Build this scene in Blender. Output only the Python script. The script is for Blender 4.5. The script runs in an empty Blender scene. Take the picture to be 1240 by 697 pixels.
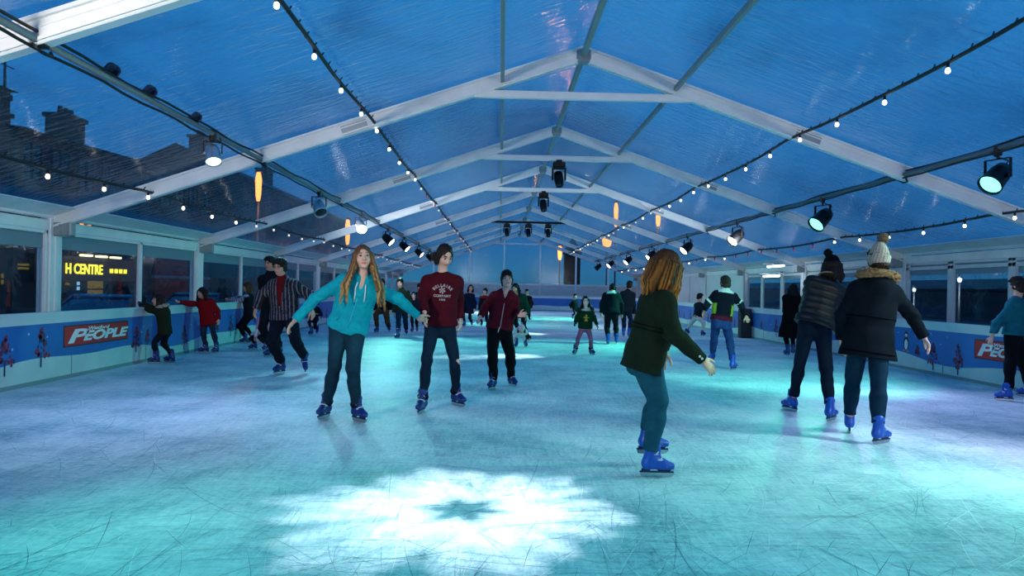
import bpy, bmesh, math, random
import numpy as np
from mathutils import Vector, Matrix
random.seed(7); np.random.seed(7)
S = bpy.context.scene
COL = S.collection
PI = math.pi
# ------------------------------------------------------------------ camera
F_PX = 880.0; CX, CY = 620.0, 348.5
CAM = np.array([0.0, 0.0, 1.32])
TH = math.radians(1.15)
_f = np.array([14.0 / F_PX, 1.0, -0.5 / F_PX * 0]); _f /= np.linalg.norm(_f)
_ex = np.array([_f[1], -_f[0], 0.0]); _ez = np.cross(_ex, _f)
RV = math.cos(TH) * _ex + math.sin(TH) * _ez
UV = -math.sin(TH) * _ex + math.cos(TH) * _ez
cd = bpy.data.cameras.new('camera'); cam = bpy.data.objects.new('camera', cd); COL.objects.link(cam)
cd.sensor_fit = 'HORIZONTAL'; cd.sensor_width = 36.0; cd.lens = 36.0 * F_PX / 1240.0
cd.clip_start = 0.05; cd.clip_end = 600
M = Matrix.Identity(4)
for i in range(3):
    M[i][0] = RV[i]; M[i][1] = UV[i]; M[i][2] = -_f[i]; M[i][3] = CAM[i]
cam.matrix_world = M
S.camera = cam
def ray(px, py):
    return _f + (px - CX) / F_PX * RV - (py - CY) / F_PX * UV
def at_y(px, py, Y):
    d = ray(px, py); return CAM + d * (Y / d[1])
def at_x(px, py, X):
    d = ray(px, py); return CAM + d * (X / d[0])
def at_z(px, py, Z=0.0):
    d = ray(px, py); return CAM + d * ((Z - CAM[2]) / d[2])
# ------------------------------------------------------------------ colours / materials
def lin(h):
    h = h.lstrip('#'); o = []
    for i in (0, 2, 4):
        c = int(h[i:i+2], 16) / 255
        o.append(c / 12.92 if c <= .04045 else ((c + .055) / 1.055) ** 2.4)
    return tuple(o)
def N(nt, t, **kw):
    n = nt.nodes.new(t)
    for k, v in kw.items():
        if k.startswith('i_'):
            key = k[2:]
            n.inputs[int(key) if key.isdigit() else key.replace('_', ' ')].default_value = v
        else: setattr(n, k, v)
    return n
def L(nt, a, b): nt.links.new(a, b)
MATS = {}
def mat(name, col, rough=.5, metal=0., noise=0., nscale=8., bump=0., bscale=40., emit=None, estr=0., spec=.5, stretch=(1, 1, 1)):
    if name in MATS: return MATS[name]
    m = bpy.data.materials.new(name); m.use_nodes = True; nt = m.node_tree
    b = nt.nodes['Principled BSDF']
    c = lin(col) if isinstance(col, str) else col
    b.inputs['Base Color'].default_value = (*c, 1); b.inputs['Roughness'].default_value = rough
    b.inputs['Metallic'].default_value = metal; b.inputs['Specular IOR Level'].default_value = spec
    if noise or bump:
        tc = N(nt, 'ShaderNodeTexCoord'); mp = N(nt, 'ShaderNodeMapping'); mp.inputs['Scale'].default_value = stretch
        L(nt, tc.outputs['Object'], mp.inputs['Vector'])
    if noise:
        t = N(nt, 'ShaderNodeTexNoise', i_Scale=nscale, i_Detail=6.0); L(nt, mp.outputs[0], t.inputs['Vector'])
        r = N(nt, 'ShaderNodeMapRange', i_3=1 - noise, i_4=1 + noise); L(nt, t.outputs[0], r.inputs[0])
        r.inputs[1].default_value = .3; r.inputs[2].default_value = .7
        x = N(nt, 'ShaderNodeVectorMath', operation='SCALE'); x.inputs[0].default_value = c
        L(nt, r.outputs[0], x.inputs['Scale']); L(nt, x.outputs[0], b.inputs['Base Color'])
    if bump:
        t = N(nt, 'ShaderNodeTexNoise', i_Scale=bscale, i_Detail=4.0); L(nt, mp.outputs[0], t.inputs['Vector'])
        u = N(nt, 'ShaderNodeBump', i_Strength=bump, i_Distance=.01); L(nt, t.outputs[0], u.inputs['Height'])
        L(nt, u.outputs[0], b.inputs['Normal'])
    if emit:
        b.inputs['Emission Color'].default_value = (*lin(emit), 1); b.inputs['Emission Strength'].default_value = estr
    MATS[name] = m; return m
def attr_mat(name, rough=.8, spec=.3, bump=.15, bscale=160., stretch=(1, 1, 1), noise=.12, nscale=30., sss=0., sheen=0.):
    if name in MATS: return MATS[name]
    m = bpy.data.materials.new(name); m.use_nodes = True; nt = m.node_tree
    b = nt.nodes['Principled BSDF']; b.inputs['Roughness'].default_value = rough
    b.inputs['Specular IOR Level'].default_value = spec
    a = N(nt, 'ShaderNodeAttribute', attribute_name='Col')
    tc = N(nt, 'ShaderNodeTexCoord'); mp = N(nt, 'ShaderNodeMapping'); mp.inputs['Scale'].default_value = stretch
    L(nt, tc.outputs['Object'], mp.inputs['Vector'])
    t = N(nt, 'ShaderNodeTexNoise', i_Scale=nscale, i_Detail=5.0); L(nt, mp.outputs[0], t.inputs['Vector'])
    r = N(nt, 'ShaderNodeMapRange', i_1=.3, i_2=.7, i_3=1 - noise, i_4=1 + noise); L(nt, t.outputs[0], r.inputs[0])
    x = N(nt, 'ShaderNodeVectorMath', operation='SCALE'); L(nt, a.outputs['Color'], x.inputs[0]); L(nt, r.outputs[0], x.inputs['Scale'])
    L(nt, x.outputs[0], b.inputs['Base Color'])
    if bump:
        t2 = N(nt, 'ShaderNodeTexNoise', i_Scale=bscale, i_Detail=3.0); L(nt, mp.outputs[0], t2.inputs['Vector'])
        u = N(nt, 'ShaderNodeBump', i_Strength=bump, i_Distance=.01); L(nt, t2.outputs[0], u.inputs['Height']); L(nt, u.outputs[0], b.inputs['Normal'])
    if sss:
        b.inputs['Subsurface Weight'].default_value = sss; b.inputs['Subsurface Radius'].default_value = (1, .3, .2); b.inputs['Subsurface Scale'].default_value = .012
    if sheen: b.inputs['Sheen Weight'].default_value = sheen
    MATS[name] = m; return m
def emis(name, col, s):
    if name in MATS: return MATS[name]
    m = bpy.data.materials.new(name); m.use_nodes = True; nt = m.node_tree; nt.nodes.clear()
    e = N(nt, 'ShaderNodeEmission', i_Strength=s); e.inputs[0].default_value = (*lin(col), 1)
    o = N(nt, 'ShaderNodeOutputMaterial'); L(nt, e.outputs[0], o.inputs[0]); MATS[name] = m; return m
def film(name, scale, tint, refl=1.0, rough=.06, bstr=.5, haze=0., hazecol='#9fc4d8', streak=(1, 1, 1), fmin=.03):
    """clear PVC sheet: lets light through, glossy, rippled"""
    if name in MATS: return MATS[name]
    m = bpy.data.materials.new(name); m.use_nodes = True; nt = m.node_tree; nt.nodes.clear()
    tc = N(nt, 'ShaderNodeTexCoord'); mp = N(nt, 'ShaderNodeMapping'); mp.inputs['Scale'].default_value = streak
    L(nt, tc.outputs['Object'], mp.inputs['Vector'])
    n1 = N(nt, 'ShaderNodeTexNoise', i_Scale=scale, i_Detail=3.0, i_Roughness=.55, i_Distortion=.4); L(nt, mp.outputs[0], n1.inputs['Vector'])
    n2 = N(nt, 'ShaderNodeTexNoise', i_Scale=scale * .13, i_Detail=2.0); L(nt, tc.outputs['Object'], n2.inputs['Vector'])
    mm = N(nt, 'ShaderNodeMath', operation='MULTIPLY'); L(nt, n1.outputs[0], mm.inputs[0]); L(nt, n2.outputs[0], mm.inputs[1])
    bp = N(nt, 'ShaderNodeBump', i_Strength=bstr, i_Distance=.04); L(nt, mm.outputs[0], bp.inputs['Height'])
    g = N(nt, 'ShaderNodeBsdfGlossy', i_Roughness=rough); g.inputs[0].default_value = (.95, .98, 1, 1); L(nt, bp.outputs[0], g.inputs['Normal'])
    t = N(nt, 'ShaderNodeBsdfTransparent'); t.inputs[0].default_value = (*tint, 1)
    fr = N(nt, 'ShaderNodeLayerWeight', i_Blend=.5); L(nt, bp.outputs[0], fr.inputs['Normal'])
    pw = N(nt, 'ShaderNodeMath', operation='POWER', i_1=4.0); L(nt, fr.outputs['Facing'], pw.inputs[0])
    mr = N(nt, 'ShaderNodeMapRange', i_3=fmin * refl, i_4=.75 * refl); L(nt, pw.outputs[0], mr.inputs[0])
    mx = N(nt, 'ShaderNodeMixShader'); L(nt, mr.outputs[0], mx.inputs[0]); L(nt, t.outputs[0], mx.inputs[1]); L(nt, g.outputs[0], mx.inputs[2])
    out = N(nt, 'ShaderNodeOutputMaterial'); last = mx.outputs[0]
    if haze:
        d = N(nt, 'ShaderNodeBsdfTranslucent'); d.inputs[0].default_value = (*lin(hazecol), 1)
        d2 = N(nt, 'ShaderNodeBsdfDiffuse'); d2.inputs[0].default_value = (*lin(hazecol), 1)
        a = N(nt, 'ShaderNodeMixShader', i_0=.5); L(nt, d.outputs[0], a.inputs[1]); L(nt, d2.outputs[0], a.inputs[2])
        b = N(nt, 'ShaderNodeMixShader', i_0=haze); L(nt, last, b.inputs[1]); L(nt, a.outputs[0], b.inputs[2]); last = b.outputs[0]
    L(nt, last, out.inputs[0]); MATS[name] = m; return m
# ------------------------------------------------------------------ mesh helpers
def newobj(name, data, parent=None, loc=(0, 0, 0), kind=None):
    o = bpy.data.objects.new(name, data); COL.objects.link(o); o.location = loc
    if parent is not None: o.parent = parent
    if kind: o['kind'] = kind
    return o
def tag(o, label=None, cat=None, group=None, kind=None):
    if label: o['label'] = label
    if cat: o['category'] = cat
    if group: o['group'] = group
    if kind: o['kind'] = kind
    return o
def empty(name, loc, label=None, cat=None, group=None, kind=None):
    o = newobj(name, None, None, loc); o.empty_display_size = .1
    return tag(o, label, cat, group, kind)
class MB:
    """collects boxes, tubes, lathes and polygons, then links them as one mesh object"""
    def __init__(s): s.bm = bmesh.new(); s.mi = 0
    def _faces(s, vs, fs):
        v = [s.bm.verts.new(p) for p in vs]
        for f in fs:
            try:
                q = s.bm.faces.new([v[i] for i in f]); q.material_index = s.mi
            except ValueError: pass
        return v
    def box(s, a, b, bev=0.):
        x0, y0, z0 = [min(a[i], b[i]) for i in range(3)]; x1, y1, z1 = [max(a[i], b[i]) for i in range(3)]
        s.obox(((x0+x1)/2, (y0+y1)/2, (z0+z1)/2), (1, 0, 0), (0, 1, 0), (0, 0, 1), ((x1-x0)/2, (y1-y0)/2, (z1-z0)/2), bev)
    def obox(s, c, ax, ay, az, h, bev=0.):
        c = Vector(c); ax, ay, az = [Vector(q).normalized() for q in (ax, ay, az)]
        if bev <= 0:
            vs = [c + ax*h[0]*i + ay*h[1]*j + az*h[2]*k for i in (-1, 1) for j in (-1, 1) for k in (-1, 1)]
            s._faces(vs, [(0,1,3,2), (4,6,7,5), (0,4,5,1), (2,3,7,6), (0,2,6,4), (1,5,7,3)]); return
        b = min(bev, min(h) * .9)
        # chamfered box: 3 quads per corner region
        vid = {}; vs = []
        for i in (-1, 1):
            for j in (-1, 1):
                for k in (-1, 1):
                    for m in range(3):
                        d = [h[0]-b, h[1]-b, h[2]-b]; d[m] = h[m]
                        vid[(i, j, k, m)] = len(vs); vs.append(c + ax*d[0]*i + ay*d[1]*j + az*d[2]*k)
        fs = []
        for m in range(3):
            n1, n2 = (m+1) % 3, (m+2) % 3
            for sg in (-1, 1):
                q = []
                for u, v in ((-1, -1), (1, -1), (1, 1), (-1, 1)):
                    t = [0, 0, 0]; t[m] = sg; t[n1] = u; t[n2] = v; q.append(vid[(t[0], t[1], t[2], m)])
                fs.append(q if sg > 0 else q[::-1])
            for u in (-1, 1):
                for v in (-1, 1):
                    a = [0, 0, 0]; bb = [0, 0, 0]; a[m] = -1; bb[m] = 1; a[n1] = bb[n1] = u; a[n2] = bb[n2] = v
                    q = [vid[(*a, n1)], vid[(*bb, n1)], vid[(*bb, n2)], vid[(*a, n2)]]
                    fs.append(q)
        for i in (-1, 1):
            for j in (-1, 1):
                for k in (-1, 1): fs.append([vid[(i, j, k, m)] for m in range(3)])
        s._faces(vs, fs)
    def bar(s, p, q, w, h, up=(0, 0, 1), bev=0.):
        p, q = Vector(p), Vector(q); d = (q - p); l = d.length; d.normalize(); up = Vector(up)
        side = d.cross(up).normalized(); u = side.cross(d).normalized()
        s.obox((p + q) / 2, d, side, u, (l / 2, w / 2, h / 2), bev)
    def tube(s, pts, r, n=8, cap=True):
        pts = [Vector(p) for p in pts]; rr = r if isinstance(r, (list, tuple)) else [r] * len(pts)
        rings = []; prev = None
        for i, p in enumerate(pts):
            t = (pts[min(i+1, len(pts)-1)] - pts[max(i-1, 0)]).normalized()
            if prev is None:
                a = t.orthogonal().normalized()
            else:
                a = (prev - t * prev.dot(t)); a = a.normalized() if a.length > 1e-6 else t.orthogonal().normalized()
            prev = a; b = t.cross(a)
            rings.append([s.bm.verts.new(p + (a*math.cos(2*PI*k/n) + b*math.sin(2*PI*k/n)) * rr[i]) for k in range(n)])
        for i in range(len(rings)-1):
            for k in range(n):
                f = s.bm.faces.new((rings[i][k], rings[i][(k+1) % n], rings[i+1][(k+1) % n], rings[i+1][k])); f.material_index = s.mi; f.smooth = True
        if cap:
            for R in (rings[0][::-1], rings[-1]):
                f = s.bm.faces.new(R); f.material_index = s.mi
    def lathe(s, o, ax, prof, n=16):
        """prof: list of (distance along axis, radius)"""
        o = Vector(o); ax = Vector(ax).normalized()
        s_pts = [o + ax * t for t, _ in prof]; a = ax.orthogonal().normalized(); b = ax.cross(a); rings = []
        for (t, r), p in zip(prof, s_pts):
            rings.append([s.bm.verts.new(p + (a*math.cos(2*PI*k/n) + b*math.sin(2*PI*k/n)) * max(r, 1e-4)) for k in range(n)])
        for i in range(len(rings)-1):
            for k in range(n):
                f = s.bm.faces.new((rings[i][k], rings[i][(k+1) % n], rings[i+1][(k+1) % n], rings[i+1][k])); f.material_index = s.mi; f.smooth = True
        for R in (rings[0][::-1], rings[-1]):
            f = s.bm.faces.new(R); f.material_index = s.mi
    def poly(s, pts):
        v = [s.bm.verts.new(p) for p in pts]; f = s.bm.faces.new(v); f.material_index = s.mi; return f
    def sphere(s, c, r, n=8, sz=1.):
        c = Vector(c); m = n // 2 + 1
        s.lathe(c - Vector((0, 0, r*sz)), (0, 0, 1), [(r*sz*(1-math.cos(PI*i/m)), r*math.sin(PI*i/m)) for i in range(m+1)], n)
    def build(s, name, mats, parent=None, loc=(0, 0, 0), kind=None, shift=None):
        bmesh.ops.recalc_face_normals(s.bm, faces=s.bm.faces)
        if shift is not None: bmesh.ops.translate(s.bm, verts=s.bm.verts, vec=-Vector(shift)); loc = shift
        me = bpy.data.meshes.new(name); s.bm.to_mesh(me); s.bm.free()
        for m in (mats if isinstance(mats, (list, tuple)) else [mats]): me.materials.append(m)
        return newobj(name, me, parent, loc, kind)
def textmesh(name, body, size, m, mtx, parent=None, extrude=.002, shear=0., align='CENTER', bold=0., space=1.):
    cu = bpy.data.curves.new(name, 'FONT'); cu.body = body; cu.size = size; cu.extrude = extrude; cu.shear = shear
    cu.align_x = align; cu.align_y = 'CENTER'; cu.offset = bold; cu.space_character = space; cu.resolution_u = 3
    t = bpy.data.objects.new(name, cu); COL.objects.link(t)
    bpy.context.view_layer.update()
    me = bpy.data.meshes.new_from_object(t.evaluated_get(bpy.context.evaluated_depsgraph_get()))
    COL.objects.unlink(t); bpy.data.objects.remove(t)
    me.transform(mtx); me.name = name; me.materials.clear(); me.materials.append(m)
    return newobj(name, me, parent)
def frame_m(o, x, y, z):
    m = Matrix.Identity(4)
    for i in range(3): m[i][0] = x[i]; m[i][1] = y[i]; m[i][2] = z[i]; m[i][3] = o[i]
    return m
# ================================================================== SETTING
XC, HW = 1.10, 7.36
XL, XR = XC - HW, XC + HW
FY = [10.2 + 4.9 * (k - 1) for k in range(0, 9)]          # frame stations 0..8
ZAP, SLP = 4.62, .341
def zr(x): return ZAP - SLP * abs(x - XC)
BLX, BRX, BFY = -5.75, 7.35, 43.2                          # rink board lines
alu = mat('white_aluminium', '#e6eaec', .4, .05, noise=.07, nscale=3.)
alu2 = mat('grey_aluminium', '#8f9aa0', .4, .5, noise=.08, nscale=4.)
white = mat('white_sheet', '#d3dadb', .6, noise=.05, nscale=2.)
black = mat('black_metal', '#0b0c0e', .45, .3)
rubber = mat('black_rubber', '#0c0d10', .7)
wframe = mat('white_window_frame', '#cfd6d8', .45, noise=.05)
# ---- ice
def ice_material():
    m = bpy.data.materials.new('skated_ice'); m.use_nodes = True; nt = m.node_tree; b = nt.nodes['Principled BSDF']
    tc = N(nt, 'ShaderNodeTexCoord')
    n1 = N(nt, 'ShaderNodeTexNoise', i_Scale=.9, i_Detail=8.0, i_Roughness=.62); L(nt, tc.outputs['Object'], n1.inputs['Vector'])
    n2 = N(nt, 'ShaderNodeTexNoise', i_Scale=26., i_Detail=6.0, i_Roughness=.7); L(nt, tc.outputs['Object'], n2.inputs['Vector'])
    mp = N(nt, 'ShaderNodeMapping'); mp.inputs['Scale'].default_value = (1.2, 9, 1); mp.inputs['Rotation'].default_value = (0, 0, .25)
    L(nt, tc.outputs['Object'], mp.inputs['Vector'])
    n3 = N(nt, 'ShaderNodeTexNoise', i_Scale=3.2, i_Detail=7.0, i_Roughness=.7, i_Distortion=.8); L(nt, mp.outputs[0], n3.inputs['Vector'])
    mp2 = N(nt, 'ShaderNodeMapping'); mp2.inputs['Scale'].default_value = (9, 1.2, 1); mp2.inputs['Rotation'].default_value = (0, 0, -.5)
    L(nt, tc.outputs['Object'], mp2.inputs['Vector'])
    n4 = N(nt, 'ShaderNodeTexNoise', i_Scale=2.6, i_Detail=7.0, i_Roughness=.7, i_Distortion=1.2); L(nt, mp2.outputs[0], n4.inputs['Vector'])
    a = N(nt, 'ShaderNodeMath', operation='ADD'); L(nt, n3.outputs[0], a.inputs[0]); L(nt, n4.outputs[0], a.inputs[1])
    a2 = N(nt, 'ShaderNodeMath', operation='MULTIPLY_ADD', i_1=.5); L(nt, a.outputs[0], a2.inputs[0]); L(nt, n1.outputs[0], a2.inputs[2])
    a3 = N(nt, 'ShaderNodeMath', operation='MULTIPLY_ADD', i_1=.5); L(nt, n2.outputs[0], a3.inputs[0]); L(nt, a2.outputs[0], a3.inputs[2])
    r = N(nt, 'ShaderNodeValToRGB'); L(nt, a3.outputs[0], r.inputs[0])
    mr = N(nt, 'ShaderNodeMapRange', i_1=.95, i_2=1.55); L(nt, a3.outputs[0], mr.inputs[0]); L(nt, mr.outputs[0], r.inputs[0])
    r.color_ramp.elements[0].position = .05; r.color_ramp.elements[0].color = (*lin('#6a9aa6'), 1)
    r.color_ramp.elements[1].position = .95; r.color_ramp.elements[1].color = (*lin('#f2fafa'), 1)
    e = r.color_ramp.elements.new(.5); e.color = (*lin('#bfd9dc'), 1)
    L(nt, r.outputs[0], b.inputs['Base Color'])
    b.inputs['Specular IOR Level'].default_value = .3
    rr = N(nt, 'ShaderNodeMapRange', i_3=.32, i_4=.65); L(nt, n1.outputs[0], rr.inputs[0]); L(nt, rr.outputs[0], b.inputs['Roughness'])
    bp = N(nt, 'ShaderNodeBump', i_Strength=.35, i_Distance=.02); L(nt, a3.outputs[0], bp.inputs['Height']); L(nt, bp.outputs[0], b.inputs['Normal'])
    return m
ice = ice_material()
groove_d = mat('skate_groove_wet', '#3f8088', .35); groove_l = mat('skate_groove_frost', '#f4fbfb', .8)
mb = MB()
def rounded_pts(x0, x1, y0, y1, r, n=10):
    p = [(x0, y0), (x1, y0)]
    p += [(x1 - r + r*math.cos(a), y1 - r + r*math.sin(a)) for a in [PI/2*i/n for i in range(n+1)]]
    p += [(x0 + r - r*math.sin(a), y1 - r + r*math.cos(a)) for a in [PI/2*i/n for i in range(n+1)]]
    return p
CR = 3.0
mb.poly([(x, y, 0) for x, y in rounded_pts(BLX, BRX, -3, BFY, CR)])
# grooves left by blades: thin ribbons a hair above the ice
for i in range(8000):
    t = random.random()
    y = 2.6 + (random.random() ** 2.0) * 24
    x = -5.4 + random.random() * 12.4
    if abs(x) > y * .78 + .6: continue
    mb.mi = 1 if random.random() < .62 else 2
    ln = random.choice((.15, .25, .4, .6, 1.0)) * (.6 + .8 * random.random()); ang = random.gauss(1.35 if t < .5 else .3, .75)
    cur = random.gauss(0, .35); w = random.choice((.0008, .0011, .0016)) * (1 + y * .045); n = max(4, int(ln * 7)); px, py = x, y; prev = None
    for k in range(n + 1):
        tx, ty = math.cos(ang), math.sin(ang); ww = w * math.sin(PI * (k + .15) / (n + .3))
        v = (mb.bm.verts.new((px - ty*ww, py + tx*ww, .0008)), mb.bm.verts.new((px + ty*ww, py - tx*ww, .0008)))
        if prev:
            f = mb.bm.faces.new((prev[1], v[1], v[0], prev[0])); f.material_index = mb.mi
        prev = v; px += tx * ln / n; py += ty * ln / n; ang += cur * ln / n
        if px < BLX + .1 or px > BRX - .1: break
mb.mi = 0
me_floor = mb.build('floor', [ice, groove_d, groove_l], kind='structure')
mb = MB(); mb.box((XL - .4, -3, -.2), (XR + .4, FY[8] + .3, -.03)); mb.build('floor_walkway', mat('walkway_mat', '#2a2e33', .8, noise=.2), kind='structure')
mb = MB(); mb.box((-90, -30, -.7), (90, 150, -.5)); mb.build('ground', mat('wet_asphalt', '#14181d', .35, noise=.3, nscale=1.5), kind='structure')
# ---- roof film
roof = film('clear_roof_film', 6., (.88, .93, .97), refl=.8, rough=.12, bstr=1.3, haze=.03, streak=(.4, 1.7, 1), fmin=.05)
mb = MB()
Y0, Y1 = -3.0, FY[8]
ys = [Y0] + FY
for sgn in (-1, 1):
    for a, b in zip(ys[:-1], ys[1:]):
        nx, ny = 8, 6
        g = []
        for i in range(nx + 1):
            row = []
            for j in range(ny + 1):
                u = i / nx; v = j / ny
                x = XC + sgn * u * (HW + .12); z = zr(x) + .13 - .05 * math.sin(PI * v) * math.sin(PI * u)
                row.append(mb.bm.verts.new((x, a + (b - a) * v, z)))
            g.append(row)
        for i in range(nx):
            for j in range(ny):
                f = mb.bm.faces.new((g[i][j], g[i+1][j], g[i+1][j+1], g[i][j+1])); f.smooth = True
mb.build('ceiling', roof, kind='structure')
# ---- portal frames
tn = 1
def structure(name, loc):
    e = empty(name, loc); e['kind'] = 'structure'; return e
GROUND = -.5
for k, y in enumerate(FY):
    e = structure('trim_%d' % tn, (XC, y, 0)); tn += 1
    for sgn in (-1, 1):
        mb = MB()
        p = (XC + sgn * (HW + .02), y, zr(XC + sgn * HW) - .02); q = (XC, y, ZAP)
        mb.bar(p, q, .12, .2, bev=.012)
        mb.bar((p[0], y, p[2] - .075), (q[0], y, q[2] - .075), .16, .025)
        mb.bar((p[0], y, p[2] + .085), (q[0], y, q[2] + .085), .18, .03)
        mb.bar((p[0], y - .062, p[2] + .02), (q[0], y - .062, q[2] + .02), .012, .02)
        o = mb.build('rafter', alu, e, shift=None); o.location = (-XC, -y, 0)
        mb = MB(); xx = XC + sgn * HW
        mb.box((xx - .075, y - .13, GROUND), (xx + .075, y + .13, 2.16), .012)
        mb.box((xx - .095, y - .03, GROUND), (xx + .095, y + .03, 2.1))
        mb.box((xx - .085, y - .16, GROUND), (xx - .055, y - .12, 2.05)); mb.box((xx - .085, y + .12, GROUND), (xx - .055, y + .16, 2.05))
        o = mb.build('post', alu, e); o.location = (-XC, -y, 0)
        mb = MB(); mb.obox((xx - sgn * .16, y, zr(xx) - .1), (1, 0, 0), (0, 1, 0), (0, 0, 1), (.15, .07, .1), .02)
        for bx in (.05, .17, .27):
            for bz in (-.04, .05): mb.lathe((xx - sgn * bx, y - .085, zr(xx) - .1 + bz), (0, 1, 0), [(0, .014), (.02, .014)], 6)
        o = mb.build('knee_bracket', alu2, e); o.location = (-XC, -y, 0)
    mb = MB(); mb.obox((XC, y, ZAP - .02), (1, 0, 0), (0, 1, 0), (0, 0, 1), (.1, .085, .11), .02)
    o = mb.build('ridge_bracket', alu2, e); o.location = (-XC, -y, 0)
    for sgn in (-1, 1):                                     # splice plates on the rafters
        mb = MB(); xa, xb = XC + sgn * 3.35, XC + sgn * 3.0
        mb.bar((xa, y, zr(xa) - .03), (xb, y, zr(xb) - .03), .135, .13)
        o = mb.build('splice_plate', alu2, e); o.location = (-XC, -y, 0)
    if k in (0, 1, 2, 3, 8):
        mb = MB(); zt = 4.03; mb.bar((XC - 1.48, y, zt), (XC + 1.48, y, zt), .075, .11, bev=.01)
        for sg in (-1, 1): mb.bar((XC + sg*1.48, y, zt - .05), (XC + sg*1.48, y, zt + .1), .09, .09, up=(0, 1, 0))
        o = mb.build('tie_beam', alu, e); o.location = (-XC, -y, 0)
    if k == 5:
        mb = MB(); mb.tube([(XC - 1.55, y, 4.02), (XC + 1.55, y, 4.02)], .045)
        o = mb.build('lighting_bar', black, e); o.location = (-XC, -y, 0)
# ridge and roof purlins, eave beams with gutters
def struct(mb, mats):
    global tn
    o = mb.build('trim_%d' % tn, mats, kind='structure'); tn += 1; return o
for dx in (-1.13, 0., 1.3):
    mb = MB(); z = zr(XC + dx) - .02
    mb.bar((XC + dx, -3, z), (XC + dx, FY[8], z), .075 if dx == 0 else .055, .075, bev=.008)
    struct(mb, mat('green_grey_aluminium', '#7d9493', .4, .4))
for sgn in (-1, 1):
    x = XC + sgn * HW
    mb = MB(); mb.box((x - .06, -3, 1.98), (x + .06, FY[8], 2.13), .012)
    mb.tube([(x - sgn * .03, -3, 2.2), (x - sgn * .03, FY[8], 2.2)], .055, 10)
    mb.bar((x - sgn*.2, -3, 2.235), (x - sgn*.2, FY[8], 2.235), .4, .012, up=(sgn*.34, 0, 1))
    struct(mb, alu)
# ---- side walls with windows
pane_m = film('clear_window_film', 3., (.80, .88, .92), refl=.55, rough=.05, bstr=.25, haze=.02, fmin=.04)
val_m = film('translucent_valance', 3., (.6, .7, .74), refl=.4, rough=.25, bstr=.2, haze=.75, hazecol='#b9cdd2')
wn = 1
def side_wall(name, x, sgn, bays, solid, npw, ztop, zval):
    """wall sheet below and above the window band; windows are separate"""
    global wn
    mb = MB(); mb.box((x - .02, -3, GROUND), (x + .02, FY[8], .52)); mb.mi = 0
    for a, b in solid: mb.box((x - .025, a, .5), (x + .025, b, 2.0))
    mb.build(name, white, kind='structure')
    for a, b in bays:
        w = (b - a) / npw
        for i in range(npw):
            y0, y1 = a + w * i + (.14 if i == 0 else .0), a + w * (i + 1) - (.14 if i == npw - 1 else .0)
            e = structure('window_%d' % wn, (x, (y0 + y1) / 2, .5)); wn += 1
            ff = .045 if sgn < 0 else .09
            xi = x - sgn * .02
            mb = MB()
            for ya in (y0, y1 - ff): mb.box((xi - .03, ya, .5), (xi + .03, ya + ff, 2.0), .006)
            mb.box((xi - .03, y0, .5), (xi + .03, y1, .56)); mb.box((xi - .03, y0, 1.94), (xi + .03, y1, 2.0))
            if sgn > 0: mb.box((xi - .03, y0, ztop), (xi + .03, y1, ztop + .07), .006)
            o = mb.build('window_frame', wframe if sgn > 0 else alu, e); o.location = -Vector(e.location)
            mb = MB(); mb.box((x - .004, y0 + ff, .56), (x + .004, y1 - ff, ztop)); o = mb.build('pane', pane_m, e); o.location = -Vector(e.location)
            mb = MB(); mb.box((x - .006, y0 + ff, zval), (x + .006, y1 - ff, 1.94)); o = mb.build('valance', val_m, e); o.location = -Vector(e.location)
side_wall('wall_left', XL, -1, list(zip([.4] + FY[:-1], FY)), [], 2, 1.74, 1.74)
side_wall('wall_right', XR, 1, list(zip([.4] + FY[:4], FY[:5]))[:5], [(FY[4], FY[8])], 3, 1.84, 1.74)
mb = MB()
for i in range(9): mb.box((XR - .035, FY[4] + 2.45 * i - .02, 0), (XR - .02, FY[4] + 2.45 * i + .02, 2.0))
struct(mb, alu2)
# ---- far gable
yb = FY[8]
mb = MB(); mb.box((XL, yb - .02, GROUND), (XR, yb + .02, 1.55)); mb.build('wall_back', mat('pale_panel', '#cfdade', .55, noise=.06), kind='structure')
gab = film('clear_gable_film', 4., (.82, .9, .94), refl=.5, rough=.08, bstr=.5, haze=.012)
mb = MB(); mb.poly([(XL, yb, 1.55), (XR, yb, 1.55), (XR, yb, 2.1), (XC, yb, 4.6), (XL, yb, 2.1)]); o = mb.build('window_%d' % wn, gab, kind='structure'); wn += 1
mb = MB()
for x in (-4.1, -1.9, .2, 2.4, 4.6, 6.6): mb.bar((x, yb - .06, 0), (x, yb - .06, zr(x)), .1, .1, up=(0, 1, 0))
mb.box((XL, yb - .1, 1.5), (XR, yb - .04, 1.6))
for i in range(12): mb.box((XL + .6 + i * 1.2, yb - .07, .8), (XL + 1.35 + i * 1.2, yb - .03, .84)); mb.box((XL + .6 + i * 1.2, yb - .07, 1.3), (XL + 1.35 + i * 1.2, yb - .03, 1.34))
struct(mb, alu)
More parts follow.
